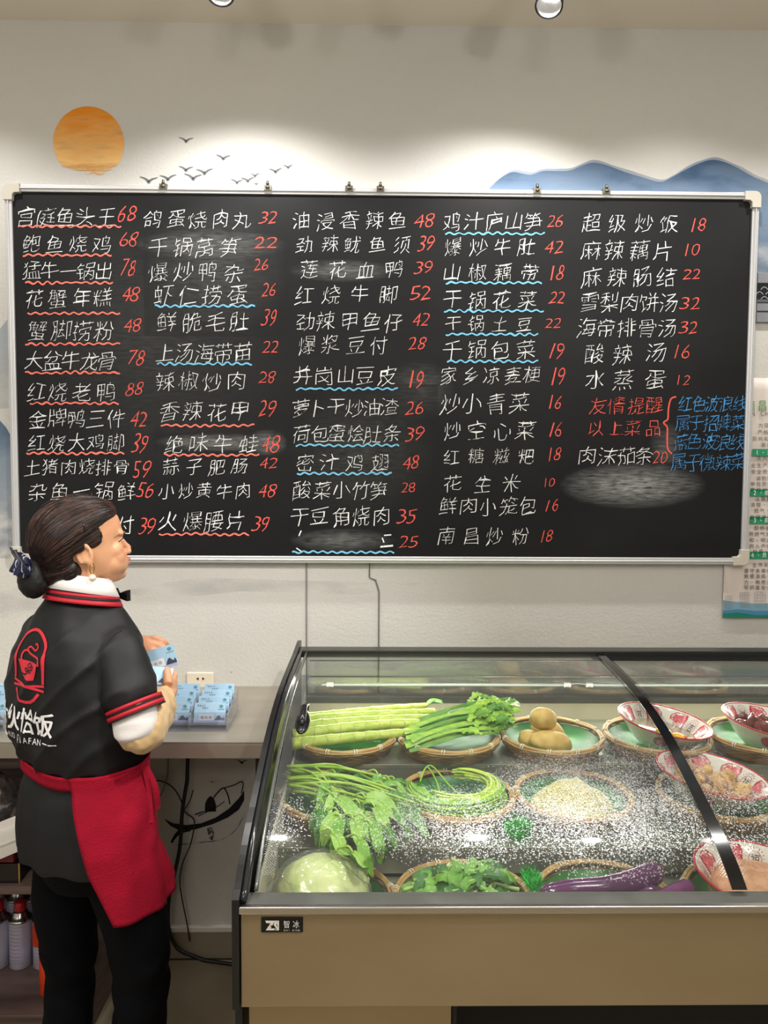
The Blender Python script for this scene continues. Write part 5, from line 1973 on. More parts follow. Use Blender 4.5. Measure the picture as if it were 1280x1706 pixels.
def bowl(lab, px, row, tilt, chars, rotz=0.0, lift=0.008, S=1.0, dy=0.0):
    Yc = (1.99, 1.75, 1.42)[row]+dy
    Z = TZ[row]+lift
    t = thing('enamel_bowl', lab, 'bowl', (Xat(px, Yc, Z+0.08), Yc, Z))
    t.rotation_euler = (tilt[0], tilt[1], 0)
    t.scale = (S, S, S)
    MB().lathe(ring_prof+[(0.1325, 0.0812)]+prof_out, 64).build('bowl_shell', enam, t)
    MB().tube([V((0.1325*cos(a), 0.1325*sin(a), 0.0805)) for a in [2*pi*i/64 for i in range(64)]], 0.0026, 8, closed=True).build('red_rim', enr, t)
    k4 = 4
    for q in range(k4):
        ua = rotz+q*2*pi/k4
        # cloud scrolls either side of the medallion
        mb = MB()
        for s_ in (-1, 1):
            f = lambda x, y: on_bowl(ua+s_*x, y)
            for cx_, cy_, r_ in ((0.33, 0.75, 0.085), (0.50, 0.80, 0.075), (0.44, 0.50, 0.07), (0.60, 0.62, 0.055), (0.30, 0.45, 0.05)):
                sp_ = [(cx_+r_*(1-0.14*i/3)*cos(i*0.6), cy_+r_*2.1*(1-0.14*i/3)*sin(i*0.6)) for i in range(15)]
                stroke(mb, sp_, 0.016, f)
            stroke(mb, [(0.24, 0.2), (0.27, 0.5), (0.25, 0.8), (0.28, 0.97)], 0.05, f)
            stroke(mb, [(0.30, 0.95), (0.42, 0.97), (0.55, 0.94), (0.66, 0.75), (0.66, 0.55)], 0.022, f)
            stroke(mb, [(0.36, 0.40), (0.42, 0.28), (0.50, 0.33), (0.56, 0.45)], 0.022, f)
        mb.build('cloud_pattern', enr, t)
        mb = MB()
        for s_ in (-1, 1):
            f = lambda x, y: on_bowl(ua+s_*x, y, e=0.0005)
            for cx_, cy_, r_ in ((0.36, 0.72, 0.10), (0.50, 0.66, 0.10)):
                n0 = len(mb.v)
                ring = [f(cx_+r_*cos(i*pi/6), min(0.98, cy_+r_*2.0*sin(i*pi/6))) for i in range(12)]
                mb.v.extend(ring)
                mb.face(range(n0, n0+12))
        mb.build('pink_wash', enp, t)
        # medallion with a character
        mb = MB()
        for i in range(22):
            a = 2*pi*i/22
            stroke(mb, [(0.155*cos(a), 0.55+0.36*sin(a)), (0.185*cos(a), 0.55+0.43*sin(a))], 0.012, lambda x, y: on_bowl(ua+x, y, e=0.0010))
        stroke(mb, [(0.125*cos(i*pi/10), 0.55+0.29*sin(i*pi/10)) for i in range(21)], 0.012, lambda x, y: on_bowl(ua+x, y, e=0.0010))
        ch = chars[q % len(chars)]
        vs, fs, (a_, b_, c_, d_) = glyph(ch)
        mb.m = 1
        mb.add([on_bowl(ua-((p.x-(a_+b_)/2)*0.165/(b_-a_))*1.0, 0.55+(p.y-(c_+d_)/2)*0.40/(d_-c_), e=0.0011) for p in vs], fs)
        mb.build('medallion', [enr, mat('enamel_dark', srgb(60, 30, 34), 0.3)], t)
        # round red seal outside
        uo = rotz+pi/4+q*2*pi/4
        mb = MB()
        n0 = len(mb.v)
        for rr in (0.0, 0.4, 0.75, 1.0):
            for i in range(24):
                mb.v.append(on_bowl(uo+0.17*rr*cos(i*pi/12), 0.50+0.37*rr*sin(i*pi/12), True))
        for j in range(3):
            for i in range(24):
                mb.face((n0+j*24+i, n0+j*24+(i+1) % 24, n0+(j+1)*24+(i+1) % 24, n0+(j+1)*24+i))
        se = mb.build('red_seal', enr, t)
        mb = MB()
        for i in range(7):
            a = i*pi*2/7
            stroke(mb, [(0.07*cos(a)+0.035*cos(j), 0.5+0.16*sin(a)+0.075*sin(j)) for j in range(6)], 0.009, lambda x, y: on_bowl(uo+x, y, True, 0.0014))
        stroke(mb, [(0.135*cos(i*pi/10), 0.5+0.30*sin(i*pi/10)) for i in range(21)], 0.008, lambda x, y: on_bowl(uo+x, y, True, 0.0014))
        mb.build('seal_pattern', enp, se)
    return t


def blobs(parent, m_, n, zc, spread, size, seed, name='food_piece', ridge=0.15, flat=0.6, up=0.02, merge=False):
    random.seed(seed)
    mb = MB()
    out = []
    for k in range(n):
        a = random.random()*2*pi
        r = sqrt(random.random())*spread
        s_ = size*random.uniform(0.7, 1.25)
        R = Euler((random.random()*3, random.random()*3, random.random()*3)).to_matrix()
        off = V((random.random()*30, 0, 0))
        m = mb if merge else MB()
        m.sphere(V((r*cos(a), r*sin(a), zc+up*(1-(r/spread)**2)*random.random())), (s_, s_*0.75, s_*flat), R, 14, 10, lambda d: 1+ridge*noise.noise(d*2.2+off)*2)
        if not merge:
            out.append(m)
    return mb if merge else out


b1 = bowl('white bowl with red cloud pattern holding yellow egg yolks, left in the back row', 1101, 0, (0.06, 0.13), '吉祥', rotz=radians(20), S=0.93, lift=0.010)
b2 = bowl('white bowl with red cloud pattern holding dark red liver, right in the back row', 1279, 0, (0.06, 0.12), '祥吉', rotz=radians(105), S=0.95, lift=0.010, dy=-0.01)
b3 = bowl('white bowl with red cloud pattern holding tan meat chunks, middle row', 1180, 1, (0.05, 0.12), '祥福', rotz=radians(15), S=0.97, lift=0.018)
b4 = bowl('white bowl with red cloud pattern holding pale pink mince, front row', 1268, 2, (0.05, 0.05), '福祥', rotz=radians(70), S=0.97, lift=0.012)


def food(b, lab, name, cat, m_, pieces):
    loc = b.matrix_basis.copy()
    bpy.context.view_layer.update()
    t = thing(name, lab, cat, tuple(b.location))
    t.rotation_euler = b.rotation_euler
    t.scale = b.scale
    for nm, mb, mm in pieces:
        mb.build(nm, mm, t)
    return t


liq = mat('egg_white', srgb(176, 170, 140), 0.08, trans=0.3)
P = [('egg_white', MB().lathe([(0.0, 0.046), (0.092, 0.046), (0.098, 0.043)], 40), liq)]
for x, y, r in ((0.0, -0.01, 0.024), (0.035, -0.03, 0.018)):
    P.append(('egg_yolk', MB().sphere((x, y, 0.047), (r, r, r*0.55), None, 24, 14), mat('egg_yolk', srgb(250, 196, 10), 0.15, sss=0.1)))
for k in range(5):
    P.append(('shell_fleck', MB().sphere((0.03+0.012*k, -0.045+0.008*(k % 3), 0.048), (0.010, 0.006, 0.004), Euler((0, 0, k)).to_matrix(), 10, 6, lambda d: 1+0.3*noise.noise(d*3)), mat('pepper_bits', srgb(214, 110, 60), 0.3)))
food(b1, 'raw yellow egg yolks and chopped bits in the left bowl', 'raw_eggs', 'food', None, P)
liv = mat('liver', srgb(112, 38, 36), 0.2, 0, srgb(150, 78, 72), 12, (1, 1, 1), 0.45, 0.75, coat=0.3)
food(b2, 'glossy dark red liver slices piled in the right back bowl', 'liver_slices', 'food', None,
     [('liver_slice', m_, liv) for m_ in blobs(None, liv, 22, 0.052, 0.075, 0.030, 2, flat=0.35, up=0.03)])
chk = mat('cooked_meat', srgb(208, 168, 112), 0.4, 0, srgb(160, 112, 76), 24, (1, 1, 1), 0.4, 0.7, 0.2, 60, sss=0.05)
chk2 = mat('meat_yellow', srgb(226, 180, 96), 0.4, 0, srgb(196, 150, 110), 20, bump=0.2, bs=60)
food(b3, 'tan chopped meat chunks heaped in the middle bowl', 'meat_chunks', 'food', None,
     [('meat_chunk', m_, (chk, chk, chk2)[i % 3]) for i, m_ in enumerate(blobs(None, chk, 46, 0.052, 0.086, 0.019, 8, flat=0.7, up=0.034))])
mnc = mat('minced_meat', srgb(222, 172, 134), 0.55, 0, srgb(204, 146, 112), 50, bump=0.35, bs=90)
food(b4, 'smooth mound of pale pink minced meat in the front bowl', 'minced_meat', 'food', None,
     [('mince_mound', MB().sphere((0, 0, 0.040), (0.098, 0.098, 0.048), None, 48, 24, lambda d: 1+0.06*noise.noise(d*2.5)+0.015*noise.noise(d*12)), mnc)])

# green plastic grass
grm = mat('plastic_grass', srgb(30, 205, 70), 0.35, 0, srgb(14, 150, 44), 20)


def grass(lab, px, py, z, sx_, sy_, n, seed):
    random.seed(seed)
    c = onZ(px, py, z)
    mb = MB()
    for k in range(n):
        a = random.random()*2*pi
        r = sqrt(random.random())
        p = V((sx_*r*cos(a), sy_*r*sin(a), 0.0))
        h = random.uniform(0.014, 0.028)
        b_ = V((random.uniform(-1, 1)*0.012, random.uniform(-1, 1)*0.012, h))
        s_ = V((cos(a+k), sin(a+k), 0))*0.0013
        mb.add([p-s_, p+s_, p+b_*0.6+s_*0.8, p+b_*0.6-s_*0.8, p+b_*1.0+V((b_.x*0.4, b_.y*0.4, -0.002))], [(0, 1, 2, 3), (3, 2, 4)])
    o = mb.build('plastic_grass', grm)
    o.location = c
    tag(o, lab, 'plastic grass', None, 'stuff')


grass('bright green plastic grass strip between the greens tray and the shredded mound', 862, 1384, TZ[1]+0.001, 0.030, 0.050, 800, 1)
grass('bright green plastic grass lying on the lower step right of the greens tray', 876, 1436, TZ[2]+0.003, 0.030, 0.055, 800, 6)
grass('bright green plastic grass tuft beside the front eggplant', 888, 1476, TZ[2]+0.040, 0.016, 0.040, 500, 2)
grass('green plastic grass tuft between the right bowls', 1252, 1276, TZ[0]-0.045, 0.032, 0.014, 260, 3)
grass('dark green plastic grass below the hanging spinach leaves', 640, 1425, TZ[2]+0.003, 0.07, 0.05, 700, 4)
grass('green plastic grass at the far left under the cabbage tray', 478, 1470, TZ[2]+0.003, 0.04, 0.06, 400, 5)

# ------------------------------------------------------------------ the woman
PR = V((-0.662, 1.664, FZ))
TH = radians(36)
pers = thing('person', 'woman in black polo and red waist apron, back turned, looking up at the board', 'person', tuple(PR), -TH)
skin = mat('skin', srgb(224, 170, 132), 0.42, 0, srgb(212, 152, 116), 10, (1, 1, 1), 0.35, 0.7, 0.03, 300, sss=0.18)


def capsule(mb, pts, rad, n=20, flat=1.0, up=None):
    """tapered limb with rounded ends"""
    P = smooth_path(pts, 5) if len(pts) > 2 else [V(pts[0]).lerp(V(pts[1]), i/6) for i in range(7)]
    L = len(P)
    R = []
    m = len(pts)-1
    for i in range(L):
        t = i/(L-1)*m
        k = min(int(t), m-1)
        R.append(rad[k]+(rad[k+1]-rad[k])*(t-k))
    d0 = (P[0]-P[1]).normalized()
    d1 = (P[-1]-P[-2]).normalized()
    A = [P[0]+d0*R[0]*s_ for s_ in (0.98, 0.8, 0.45)]
    Ar = [R[0]*q for q in (0.2, 0.6, 0.89)]
    B2 = [P[-1]+d1*R[-1]*s_ for s_ in (0.45, 0.8, 0.98)]
    Br = [R[-1]*q for q in (0.89, 0.6, 0.2)]
    mb.tube(A+P+B2, Ar+R+Br, n, flat=flat, up=up)


# head frame
HC = V((0.020, 0.015, 1.386))
HROT = Matrix.Translation(HC) @ Matrix.Rotation(radians(-20), 4, 'Z') @ Matrix.Rotation(radians(8), 4, 'X') @ Matrix.Scale(0.935, 4)
SL = [  # z, front, back, half width
    (0.000, 0.068, 0.030, 0.016), (0.006, 0.077, 0.005, 0.027), (0.016, 0.082, -0.015, 0.037), (0.030, 0.082, -0.035, 0.049), (0.044, 0.087, -0.055, 0.055),
    (0.058, 0.088, -0.068, 0.060), (0.072, 0.087, -0.078, 0.064), (0.086, 0.086, -0.085, 0.067), (0.098, 0.083, -0.090, 0.069), (0.110, 0.086, -0.093, 0.070),
    (0.124, 0.090, -0.095, 0.071), (0.140, 0.090, -0.095, 0.071), (0.158, 0.086, -0.092, 0.069), (0.176, 0.074, -0.082, 0.062), (0.192, 0.052, -0.062, 0.048), (0.203, 0.025, -0.034, 0.026)]


def head_loft(mb, SL, n=40, p=2.15):
    mb.loft([(0, (f+b)/2, z, w_, (f-b)/2) for z, f, b, w_ in SL], n, p)


hd_ = MB()
head_loft(hd_, SL)
# brow, cheekbones, nose, lips, chin, ears
E3 = lambda *a: Euler(a).to_matrix()
hd_.sphere((0, 0.078, 0.118), (0.050, 0.013, 0.013))
for s_ in (-1, 1):
    hd_.sphere((s_*0.034, 0.057, 0.080), (0.026, 0.023, 0.026))
    hd_.sphere((s_*0.030, 0.0735, 0.100), (0.0135, 0.0115, 0.0095))       # eyelids
    hd_.sphere((s_*0.032, 0.050, 0.050), (0.026, 0.028, 0.030))
    hd_.sphere((s_*0.016, 0.066, 0.050), (0.034, 0.025, 0.034))
    hd_.sphere((s_*0.030, 0.060, 0.064), (0.028, 0.024, 0.030))
    hd_.sphere((s_*0.020, 0.072, 0.034), (0.018, 0.014, 0.014))
    # ear
    ex = s_*0.070
    R = E3(0, 0, s_*-0.30) @ E3(0.12, 0, 0)
    ear = V((ex, -0.014, 0.082))
    hd_.tube([ear+R @ V((s_*0.006+s_*0.003*cos(a), 0.0155*cos(a)-0.002, 0.006+0.0255*sin(a))) for a in [radians(q) for q in range(-70, 250, 20)]], 0.0042, 10)
    hd_.sphere(ear+R @ V((s_*0.001, -0.002, 0.004)), (0.0045, 0.0150, 0.0240), R)
    hd_.tube([ear+R @ V((s_*0.005, 0.004+0.0065*cos(a)-0.004, 0.004+0.014*sin(a))) for a in [radians(q) for q in range(60, 290, 25)]], 0.0028, 8)
    hd_.sphere(ear+R @ V((s_*0.004, 0.005, -0.0215)), (0.0050, 0.0075, 0.0085), R)
    hd_.sphere(ear+R @ V((s_*0.002, 0.0125, 0.0)), (0.0045, 0.004, 0.006), R)
    hd_.sphere((s_*0.0085, 0.0975, 0.0655), (0.0065, 0.0085, 0.0062))      # nostril wings
hd_.tube([V((0, 0.082, 0.108)), V((0, 0.088, 0.098)), V((0, 0.0935, 0.085)), V((0, 0.101, 0.0745)), V((0, 0.1005, 0.069)), V((0, 0.092, 0.0645))], [0.006, 0.006, 0.007, 0.0082, 0.0075, 0.0065], 14)
hd_.tube([V((-0.020, 0.083, 0.0445)), V((-0.010, 0.092, 0.0475)), V((0, 0.0955, 0.0465)), V((0.010, 0.092, 0.0475)), V((0.020, 0.083, 0.0445))], [0.003, 0.005, 0.0056, 0.005, 0.003], 10)
hd_.tube([V((-0.017, 0.083, 0.0405)), V((-0.008, 0.0905, 0.0372)), V((0, 0.0925, 0.0365)), V((0.008, 0.0905, 0.0372)), V((0.017, 0.083, 0.0405))], [0.003, 0.0052, 0.006, 0.0052, 0.003], 10)
hd_.sphere((0, 0.073, 0.014), (0.017, 0.014, 0.013))
hd_.xform(HROT)

body = MB()
body.add(hd_.v, hd_.f, True)
capsule(body, [V((0.004, -0.008, 1.30)), V((0.008, -0.006, 1.38)), V((0.012, -0.003, 1.43))], [0.062, 0.052, 0.050])
TR_ = [(0, 0, 1.335, .060, .055), (0, 0, 1.30, .10, .070), (0, 0, 1.22, .135, .09), (0, 0, 1.10, .135, .10), (0, 0, 0.99, .120, .085), (0.01, 0, .88, .135, .10), (0.02, 0.01, .80, .14, .10)]
body.loft([r for r in TR_[::-1]], 32, 2.3)
# arms
RS, RE, RH = V((0.150, 0.0, 1.270)), V((0.208, -0.008, 1.110)), V((0.078, 0.168, 1.098))
LS, LE, LH = V((-0.150, 0, 1.270)), V((-0.215, 0.06, 1.085)), V((-0.108, 0.204, 1.182))
capsule(body, [RS+V((-0.03, 0, -0.03)), RS.lerp(RE, .5), RE], [0.036, 0.038, 0.038])
capsule(body, [RE, RE.lerp(RH, .4), RH], [0.038, 0.037, 0.024])
capsule(body, [LS+V((0.03, 0, -0.03)), LS.lerp(LE, .5), LE], [0.036, 0.038, 0.038])
capsule(body, [LE, LE.lerp(LH, .4), LH], [0.038, 0.037, 0.024])
# legs and feet
RHP, RK, RA = V((0.088, 0.005, 0.84)), V((0.136, 0.050, 0.47)), V((0.142, 0.028, 0.10))
LHP, LK, LA = V((-0.065, 0.0, 0.84)), V((-0.050, -0.01, 0.47)), V((-0.055, -0.045, 0.10))
capsule(body, [RHP, RK, RA], [0.052, 0.042, 0.036])
capsule(body, [LHP, LK, LA], [0.052, 0.042, 0.036])


def hand(mb, wrist, palm, fdir, side, nrm, curls, spread=0.010, L=1.0):
    """palm ellipsoid from wrist; fdir finger direction, side = towards the thumb, nrm = palm side normal"""
    fdir, side, nrm = V(fdir).normalized(), V(side).normalized(), V(nrm).normalized()
    R = Matrix((fdir, side, nrm)).transposed()
    mb.sphere(palm, (0.044, 0.036, 0.0150), R)
    mb.sphere(palm-fdir*0.012+side*0.016-nrm*-0.004, (0.028, 0.018, 0.016), R)
    capsule(mb, [wrist, palm], [0.022, 0.019], 14)
    lens = (0.062, 0.070, 0.066, 0.052)
    for i in range(4):
        s0 = 0.026-i*0.0175
        b0 = palm+fdir*(0.036-abs(i-1.2)*0.003)+side*s0
        cu = curls[i]
        P = [b0-fdir*0.012, b0]
        ang = 0.15
        seg = [lens[i]*q*L for q in (0.42, 0.32, 0.26)]
        d = fdir
        for j, sl in enumerate(seg):
            ang += cu*(0.75, 1.0, 0.7)[j]
            d = fdir*cos(ang)+nrm*sin(ang)
            P.append(P[-1]+d*sl)
        mb.tube([P[0]]+smooth_path(P[1:], 4)+[P[-1]+d*0.005], [0.0085]+[0.0088-0.0022*q/12 for q in range(13)]+[0.0035], 12)


# right hand (near): back of the hand up, fingers closed round a wad of cards
rd = V((-0.50, 0.66, 0.10)).normalized()
Rp = RH+rd*0.052
rside = V((0.1, 0.15, 1)).normalized()
rside = (rside-rd*rside.dot(rd)).normalized()
rn = rd.cross(rside)
if rn.dot(V((-1, -0.2, 0))) < 0:
    rn = -rn
hand(body, RH, Rp, rd, rside, rn, (0.55, 0.65, 0.7, 0.75))
tb = Rp+rside*0.030-rd*0.020
body.tube(smooth_path([tb-rd*0.015, tb+rside*0.010+rd*0.008+rn*0.008, tb+rside*0.012+rd*0.034+rn*0.016, tb+rside*0.010+rd*0.052+rn*0.020], 4), [0.0115]*5+[0.010]*4+[0.009]*3+[0.005], 12)
# left hand (far): index over, thumb under, pinching one card; fingers point to the viewer's right
ld = V((0.86, 0.10, 0.10)).normalized()
Lp = LH+ld*0.035+V((0, 0.01, 0.006))
lside = V((0.0, -0.45, -0.55))
lside = (lside-ld*lside.dot(ld)).normalized()
ln_ = ld.cross(lside)
if ln_.dot(V((0, 0.6, -0.6))) < 0:
    ln_ = -ln_
hand(body, LH, Lp, ld, lside, ln_, (0.42, 0.62, 0.75, 0.85))
tb = Lp+lside*0.024-ld*0.012
body.tube(smooth_path([tb-ld*0.018, tb+ld*0.010+lside*0.012, tb+ld*0.034+lside*0.012+ln_*0.006, tb+ld*0.052+lside*0.006+ln_*0.010], 4), [0.0115]*5+[0.010]*4+[0.009]*3+[0.005], 12)

me = remesh(body, 0.0030, 5, 0.5)
bo = link_mesh('body', me, skin, pers)

lipm = mat('lip_colour', srgb(206, 116, 104), 0.4, sss=0.1)
Hx = lambda x, y, z: HROT @ V((x, y, z))
mb = MB()
mb.tube([V((-0.018, 0.0845, 0.0447)), V((-0.010, 0.0945, 0.0478)), V((0, 0.0985, 0.0467)), V((0.010, 0.0945, 0.0478)), V((0.018, 0.0845, 0.0447))], [0.0018, 0.0036, 0.0040, 0.0036, 0.0018], 10)
mb.tube([V((-0.015, 0.0845, 0.0407)), V((-0.008, 0.0930, 0.0372)), V((0, 0.0955, 0.0365)), V((0.008, 0.0930, 0.0372)), V((0.015, 0.0845, 0.0407))], [0.0018, 0.0038, 0.0045, 0.0038, 0.0018], 10)
mb.xform(HROT).build('lips', lipm, pers)
bv_body = BVHTree.FromPolygons([v.co for v in me.vertices], [p.vertices for p in me.polygons])


def cast_head(x, y, z, e=0.0006):
    """project a point of the head frame outward from the head axis onto the skin"""
    o = HROT @ V((0, 0.0, z))
    p = HROT @ V((x, y, z))
    d = (p-o).normalized()
    h = bv_body.ray_cast(o+d*0.25, -d)
    return (h[0]+d*e) if h[0] else p


for s_ in (-1, 1):
    mb = MB()
    P = [cast_head(s_*x, y, z, 0.0008) for x, y, z in ((0.012, 0.09, 0.1135), (0.022, 0.085, 0.1175), (0.034, 0.077, 0.1185), (0.046, 0.066, 0.1155), (0.053, 0.057, 0.1115))]
    mb.tube(smooth_path(P, 3), [0.001, 0.0013, 0.0016, 0.0018, 0.0018, 0.0018, 0.0018, 0.0017, 0.0015, 0.0014, 0.0012, 0.0009, 0.0006], 6)
    mb.build('eyebrow', mat('brow_hair', srgb(140, 100, 80), 0.8), pers)
    eye = MB().sphere(HROT @ V((s_*0.030, 0.0775, 0.0995)), (0.0105, 0.0085, 0.0042), HROT.to_3x3(), 16, 10).build('eye', mat('eye_white', srgb(225, 218, 208), 0.2), pers)
    MB().sphere(HROT @ V((s_*0.030, 0.0835, 0.0995)), (0.0042, 0.003, 0.0036), HROT.to_3x3(), 12, 8).build('iris', mat('iris_dark', srgb(36, 24, 20), 0.1), eye)
    mb = MB()
    P = [cast_head(s_*x, y, z, 0.0006) for x, y, z in ((0.019, 0.085, 0.101), (0.025, 0.083, 0.1035), (0.032, 0.078, 0.104), (0.039, 0.071, 0.102), (0.044, 0.064, 0.099))]
    mb.tube(smooth_path(P, 3), 0.0011, 6)
    mb.build('eyelash', mat('lash', srgb(40, 28, 26), 0.6), pers)

# hair ------------------------------------------------------------
hairm = mat('hair', srgb(22, 14, 13), 0.45, 0, srgb(44, 28, 24), 60, (1, 1, 1), 0.45, 0.75, spec=0.35)
HS = [(0.022, -0.050, -0.078, 0.030), (0.040, -0.042, -0.094, 0.044), (0.060, -0.034, -0.106, 0.058), (0.080, -0.026, -0.114, 0.069), (0.100, 0.000, -0.120, 0.079), (0.113, 0.018, -0.122, 0.083),
      (0.128, 0.038, -0.122, 0.086), (0.145, 0.058, -0.120, 0.087), (0.162, 0.082, -0.114, 0.084), (0.178, 0.086, -0.104, 0.077), (0.194, 0.074, -0.090, 0.066), (0.208, 0.050, -0.068, 0.048), (0.217, 0.018, -0.038, 0.024)]
hb = MB()
hb.loft([(0, (f+b)/2, z, w_, (f-b)/2) for z, f, b, w_ in HS], 44, 2.1)
for s_ in (-1, 1):   # temples down in front of the ear, hair over the ear top
    hb.sphere((s_*0.064, 0.006, 0.120), (0.014, 0.028, 0.022), E3(0.5, 0, 0))
    hb.sphere((s_*0.066, -0.030, 0.112), (0.016, 0.034, 0.022))
    hb.sphere((s_*0.046, -0.048, 0.055), (0.018, 0.024, 0.030))
hb.sphere((0, -0.085, 0.06), (0.045, 0.035, 0.04))
hb.xform(HROT)
hme = remesh(hb, 0.004, 6, 0.5)
HCN = HROT @ V((0, -0.015, 0.11))
BUN = HROT @ V((0, -0.125, 0.058))
bund = (BUN-HCN).normalized()


def groove(co, n_):
    d = (co-HCN)
    # angle around the axis through the bun -> strands run towards the bun
    a = d-bund*d.dot(bund)
    x_, y_ = frame(bund)
    an = atan2(a.dot(x_), a.dot(y_))
    g = noise.noise(V((an*16, d.length*8, 0)))*0.0022+noise.noise(V((an*45, 0, 4)))*0.0009
    return co+n_*g


displace(hme, groove)
ho = link_mesh('hair', hme, hairm, pers)
bvh = BVHTree.FromPolygons([v.co for v in hme.vertices], [p.vertices for p in hme.polygons])
random.seed(14)
mb = MB()
x_, y_ = frame(bund)
for k in range(620):
    an = random.random()*2*pi
    t0 = random.uniform(0.0, 0.5)
    t1 = t0+random.uniform(0.25, 0.5)
    P = []
    lift = random.uniform(0.0002, 0.0015)+(0.003 if random.random() < 0.06 else 0)
    for i in range(9):
        t = t0+(min(t1, 0.97)-t0)*i/8
        ph = pi*(1-t)*0.96
        a2 = an+0.06*sin(t*3+k)
        d = bund*cos(ph)+(x_*sin(a2)+y_*cos(a2))*sin(ph)
        h = bvh.ray_cast(HCN+d*0.3, -d)
        if h[0] is None:
            continue
        loc = HROT.inverted() @ h[0]
        if loc.z < 0.02 or (loc.y > 0.03 and loc.z < 0.1) or (loc.y > 0.080):
            continue
        P.append(h[0]+d*lift)
    ok = len(P) >= 5 and all((P[i+1]-P[i]).length < 0.045 for i in range(len(P)-1))
    if ok:
        mb.tube(P, [0.00055]*len(P), 3, caps=False)
o = mb.build('hair_strands', mat('hair_strand', srgb(84, 54, 44), 0.4, 0, srgb(34, 22, 20), 40, spec=0.4), pers)
o['kind'] = 'stuff'
# wisps at the forehead and crown
mb = MB()
for k in range(46):
    a = random.uniform(-0.8, 0.8)
    s0 = HROT @ V((0.05*sin(a)*1.2, random.uniform(-0.05, 0.07), 0))
    d = HROT.to_3x3() @ V((0.3*sin(a), random.uniform(-0.2, 0.6), 1)).normalized()
    h = bvh.ray_cast(HCN+d*0.3, -d)
    if h[0]:
        w0 = h[0]-d*0.002
        b_ = HROT.to_3x3() @ V((random.uniform(-.02, .02), random.uniform(-0.035, 0.01), random.uniform(0.002, 0.012)))
        mb.tube(smooth_path([w0, w0+d*0.006+b_*0.5, w0+b_], 3), 0.00035, 3, caps=False)
o = mb.build('loose_hairs', mat('hair_strand', (0, 0, 0)), pers)
o['kind'] = 'stuff'
# clip in the hair
h = bvh.ray_cast(HROT @ V((0.25, -0.012, 0.195)), (HROT.to_3x3() @ V((-1, 0, -0.25))).normalized())
cp = h[0] if h[0] else HROT @ V((0.06, -0.01, 0.17))
MB().tube([cp+V((0, 0, 0.010)), cp+V((0.002, 0, 0)), cp+V((0.002, 0.0, -0.012))], 0.0018, 6).build('hair_clip', mat('clip_black', srgb(22, 18, 18), 0.2), pers)
# bun in a net, with a striped bow above it
nb = MB()
nb.sphere(HROT @ V((0, -0.124, 0.040)), (0.042, 0.033, 0.042), HROT.to_3x3())
nb.sphere(HROT @ V((0, -0.115, 0.062)), (0.034, 0.028, 0.030), HROT.to_3x3())
nme = remesh(nb, 0.004, 4)
displace(nme, lambda c, n_: c+n_*(0.0012*noise.noise(c*140)))
bun = link_mesh('hair_bun', nme, mat('net_black', srgb(10, 10, 12), 0.6), pers)
bowm = new_mat('bow_cloth')
m_, nt, out_ = bowm
b_ = nt.nodes.new('ShaderNodeBsdfPrincipled')
b_.inputs['Roughness'].default_value = 0.45
tc = nt.nodes.new('ShaderNodeTexCoord')
wv = nt.nodes.new('ShaderNodeTexWave')
wv.inputs['Scale'].default_value = 18
wv.bands_direction = 'X'
nt.links.new(tc.outputs['Object'], wv.inputs[0])
mr = N(nt, 'ShaderNodeMapRange')
mr.inputs[1].default_value = 0.95
mr.inputs[2].default_value = 0.985
nt.links.new(wv.outputs[1], mr.inputs[0])
nt.links.new(mix_rgb(nt, mr.outputs[0], srgb(22, 28, 58), srgb(176, 184, 205)), b_.inputs['Base Color'])
nt.links.new(b_.outputs[0], out_.inputs[0])
mb = MB()
for s_ in (-1, 1):
    rows = leafpoints([HROT @ V((s_*q[0], q[1], q[2])) for q in ((0.0, -0.138, 0.086), (0.022, -0.148, 0.094), (0.045, -0.144, 0.090), (0.058, -0.134, 0.076))], lambda t: 0.010+0.018*sin(pi*min(1, t*0.7+0.1)), 0.35, tuple(HROT.to_3x3() @ V((0, -1, 0.2))), 0.003, 3, s_)
    thick_leaf(mb, rows, 0.002)
    mb.sphere(HROT @ V((s_*0.028, -0.138, 0.082)), (0.030, 0.013, 0.024), HROT.to_3x3() @ E3(0, s_*0.3, 0), 20, 12, lambda d: 1+0.12*sin(d.x*9))
mb.sphere(HROT @ V((0, -0.148, 0.084)), (0.010, 0.010, 0.014), HROT.to_3x3())
mb.build('bow', m_, bun, label='navy bow with thin pale stripes')

# earring
lobe = HROT @ V((0.079, -0.008, 0.058))
er = thing('earring', '', '')
for k_ in ('label', 'category'):
    del er[k_]
er.parent = pers
er.location = lobe
gold = mat('gold', srgb(220, 180, 100), 0.2, 1.0)
MB().tube([V((0.0035*cos(a)*0.4+0.001, 0.0045*cos(a), -0.004+0.012*sin(a))) for a in [2*pi*i/16 for i in range(16)]], 0.0012, 8, closed=True).build('hoop', gold, er)
MB().sphere((0.002, 0, -0.024), 0.0078, None, 24, 16).build('pearl', mat('pearl', srgb(232, 220, 205), 0.18, 0.1, coat=0.5), er, label='pale pearl drop')

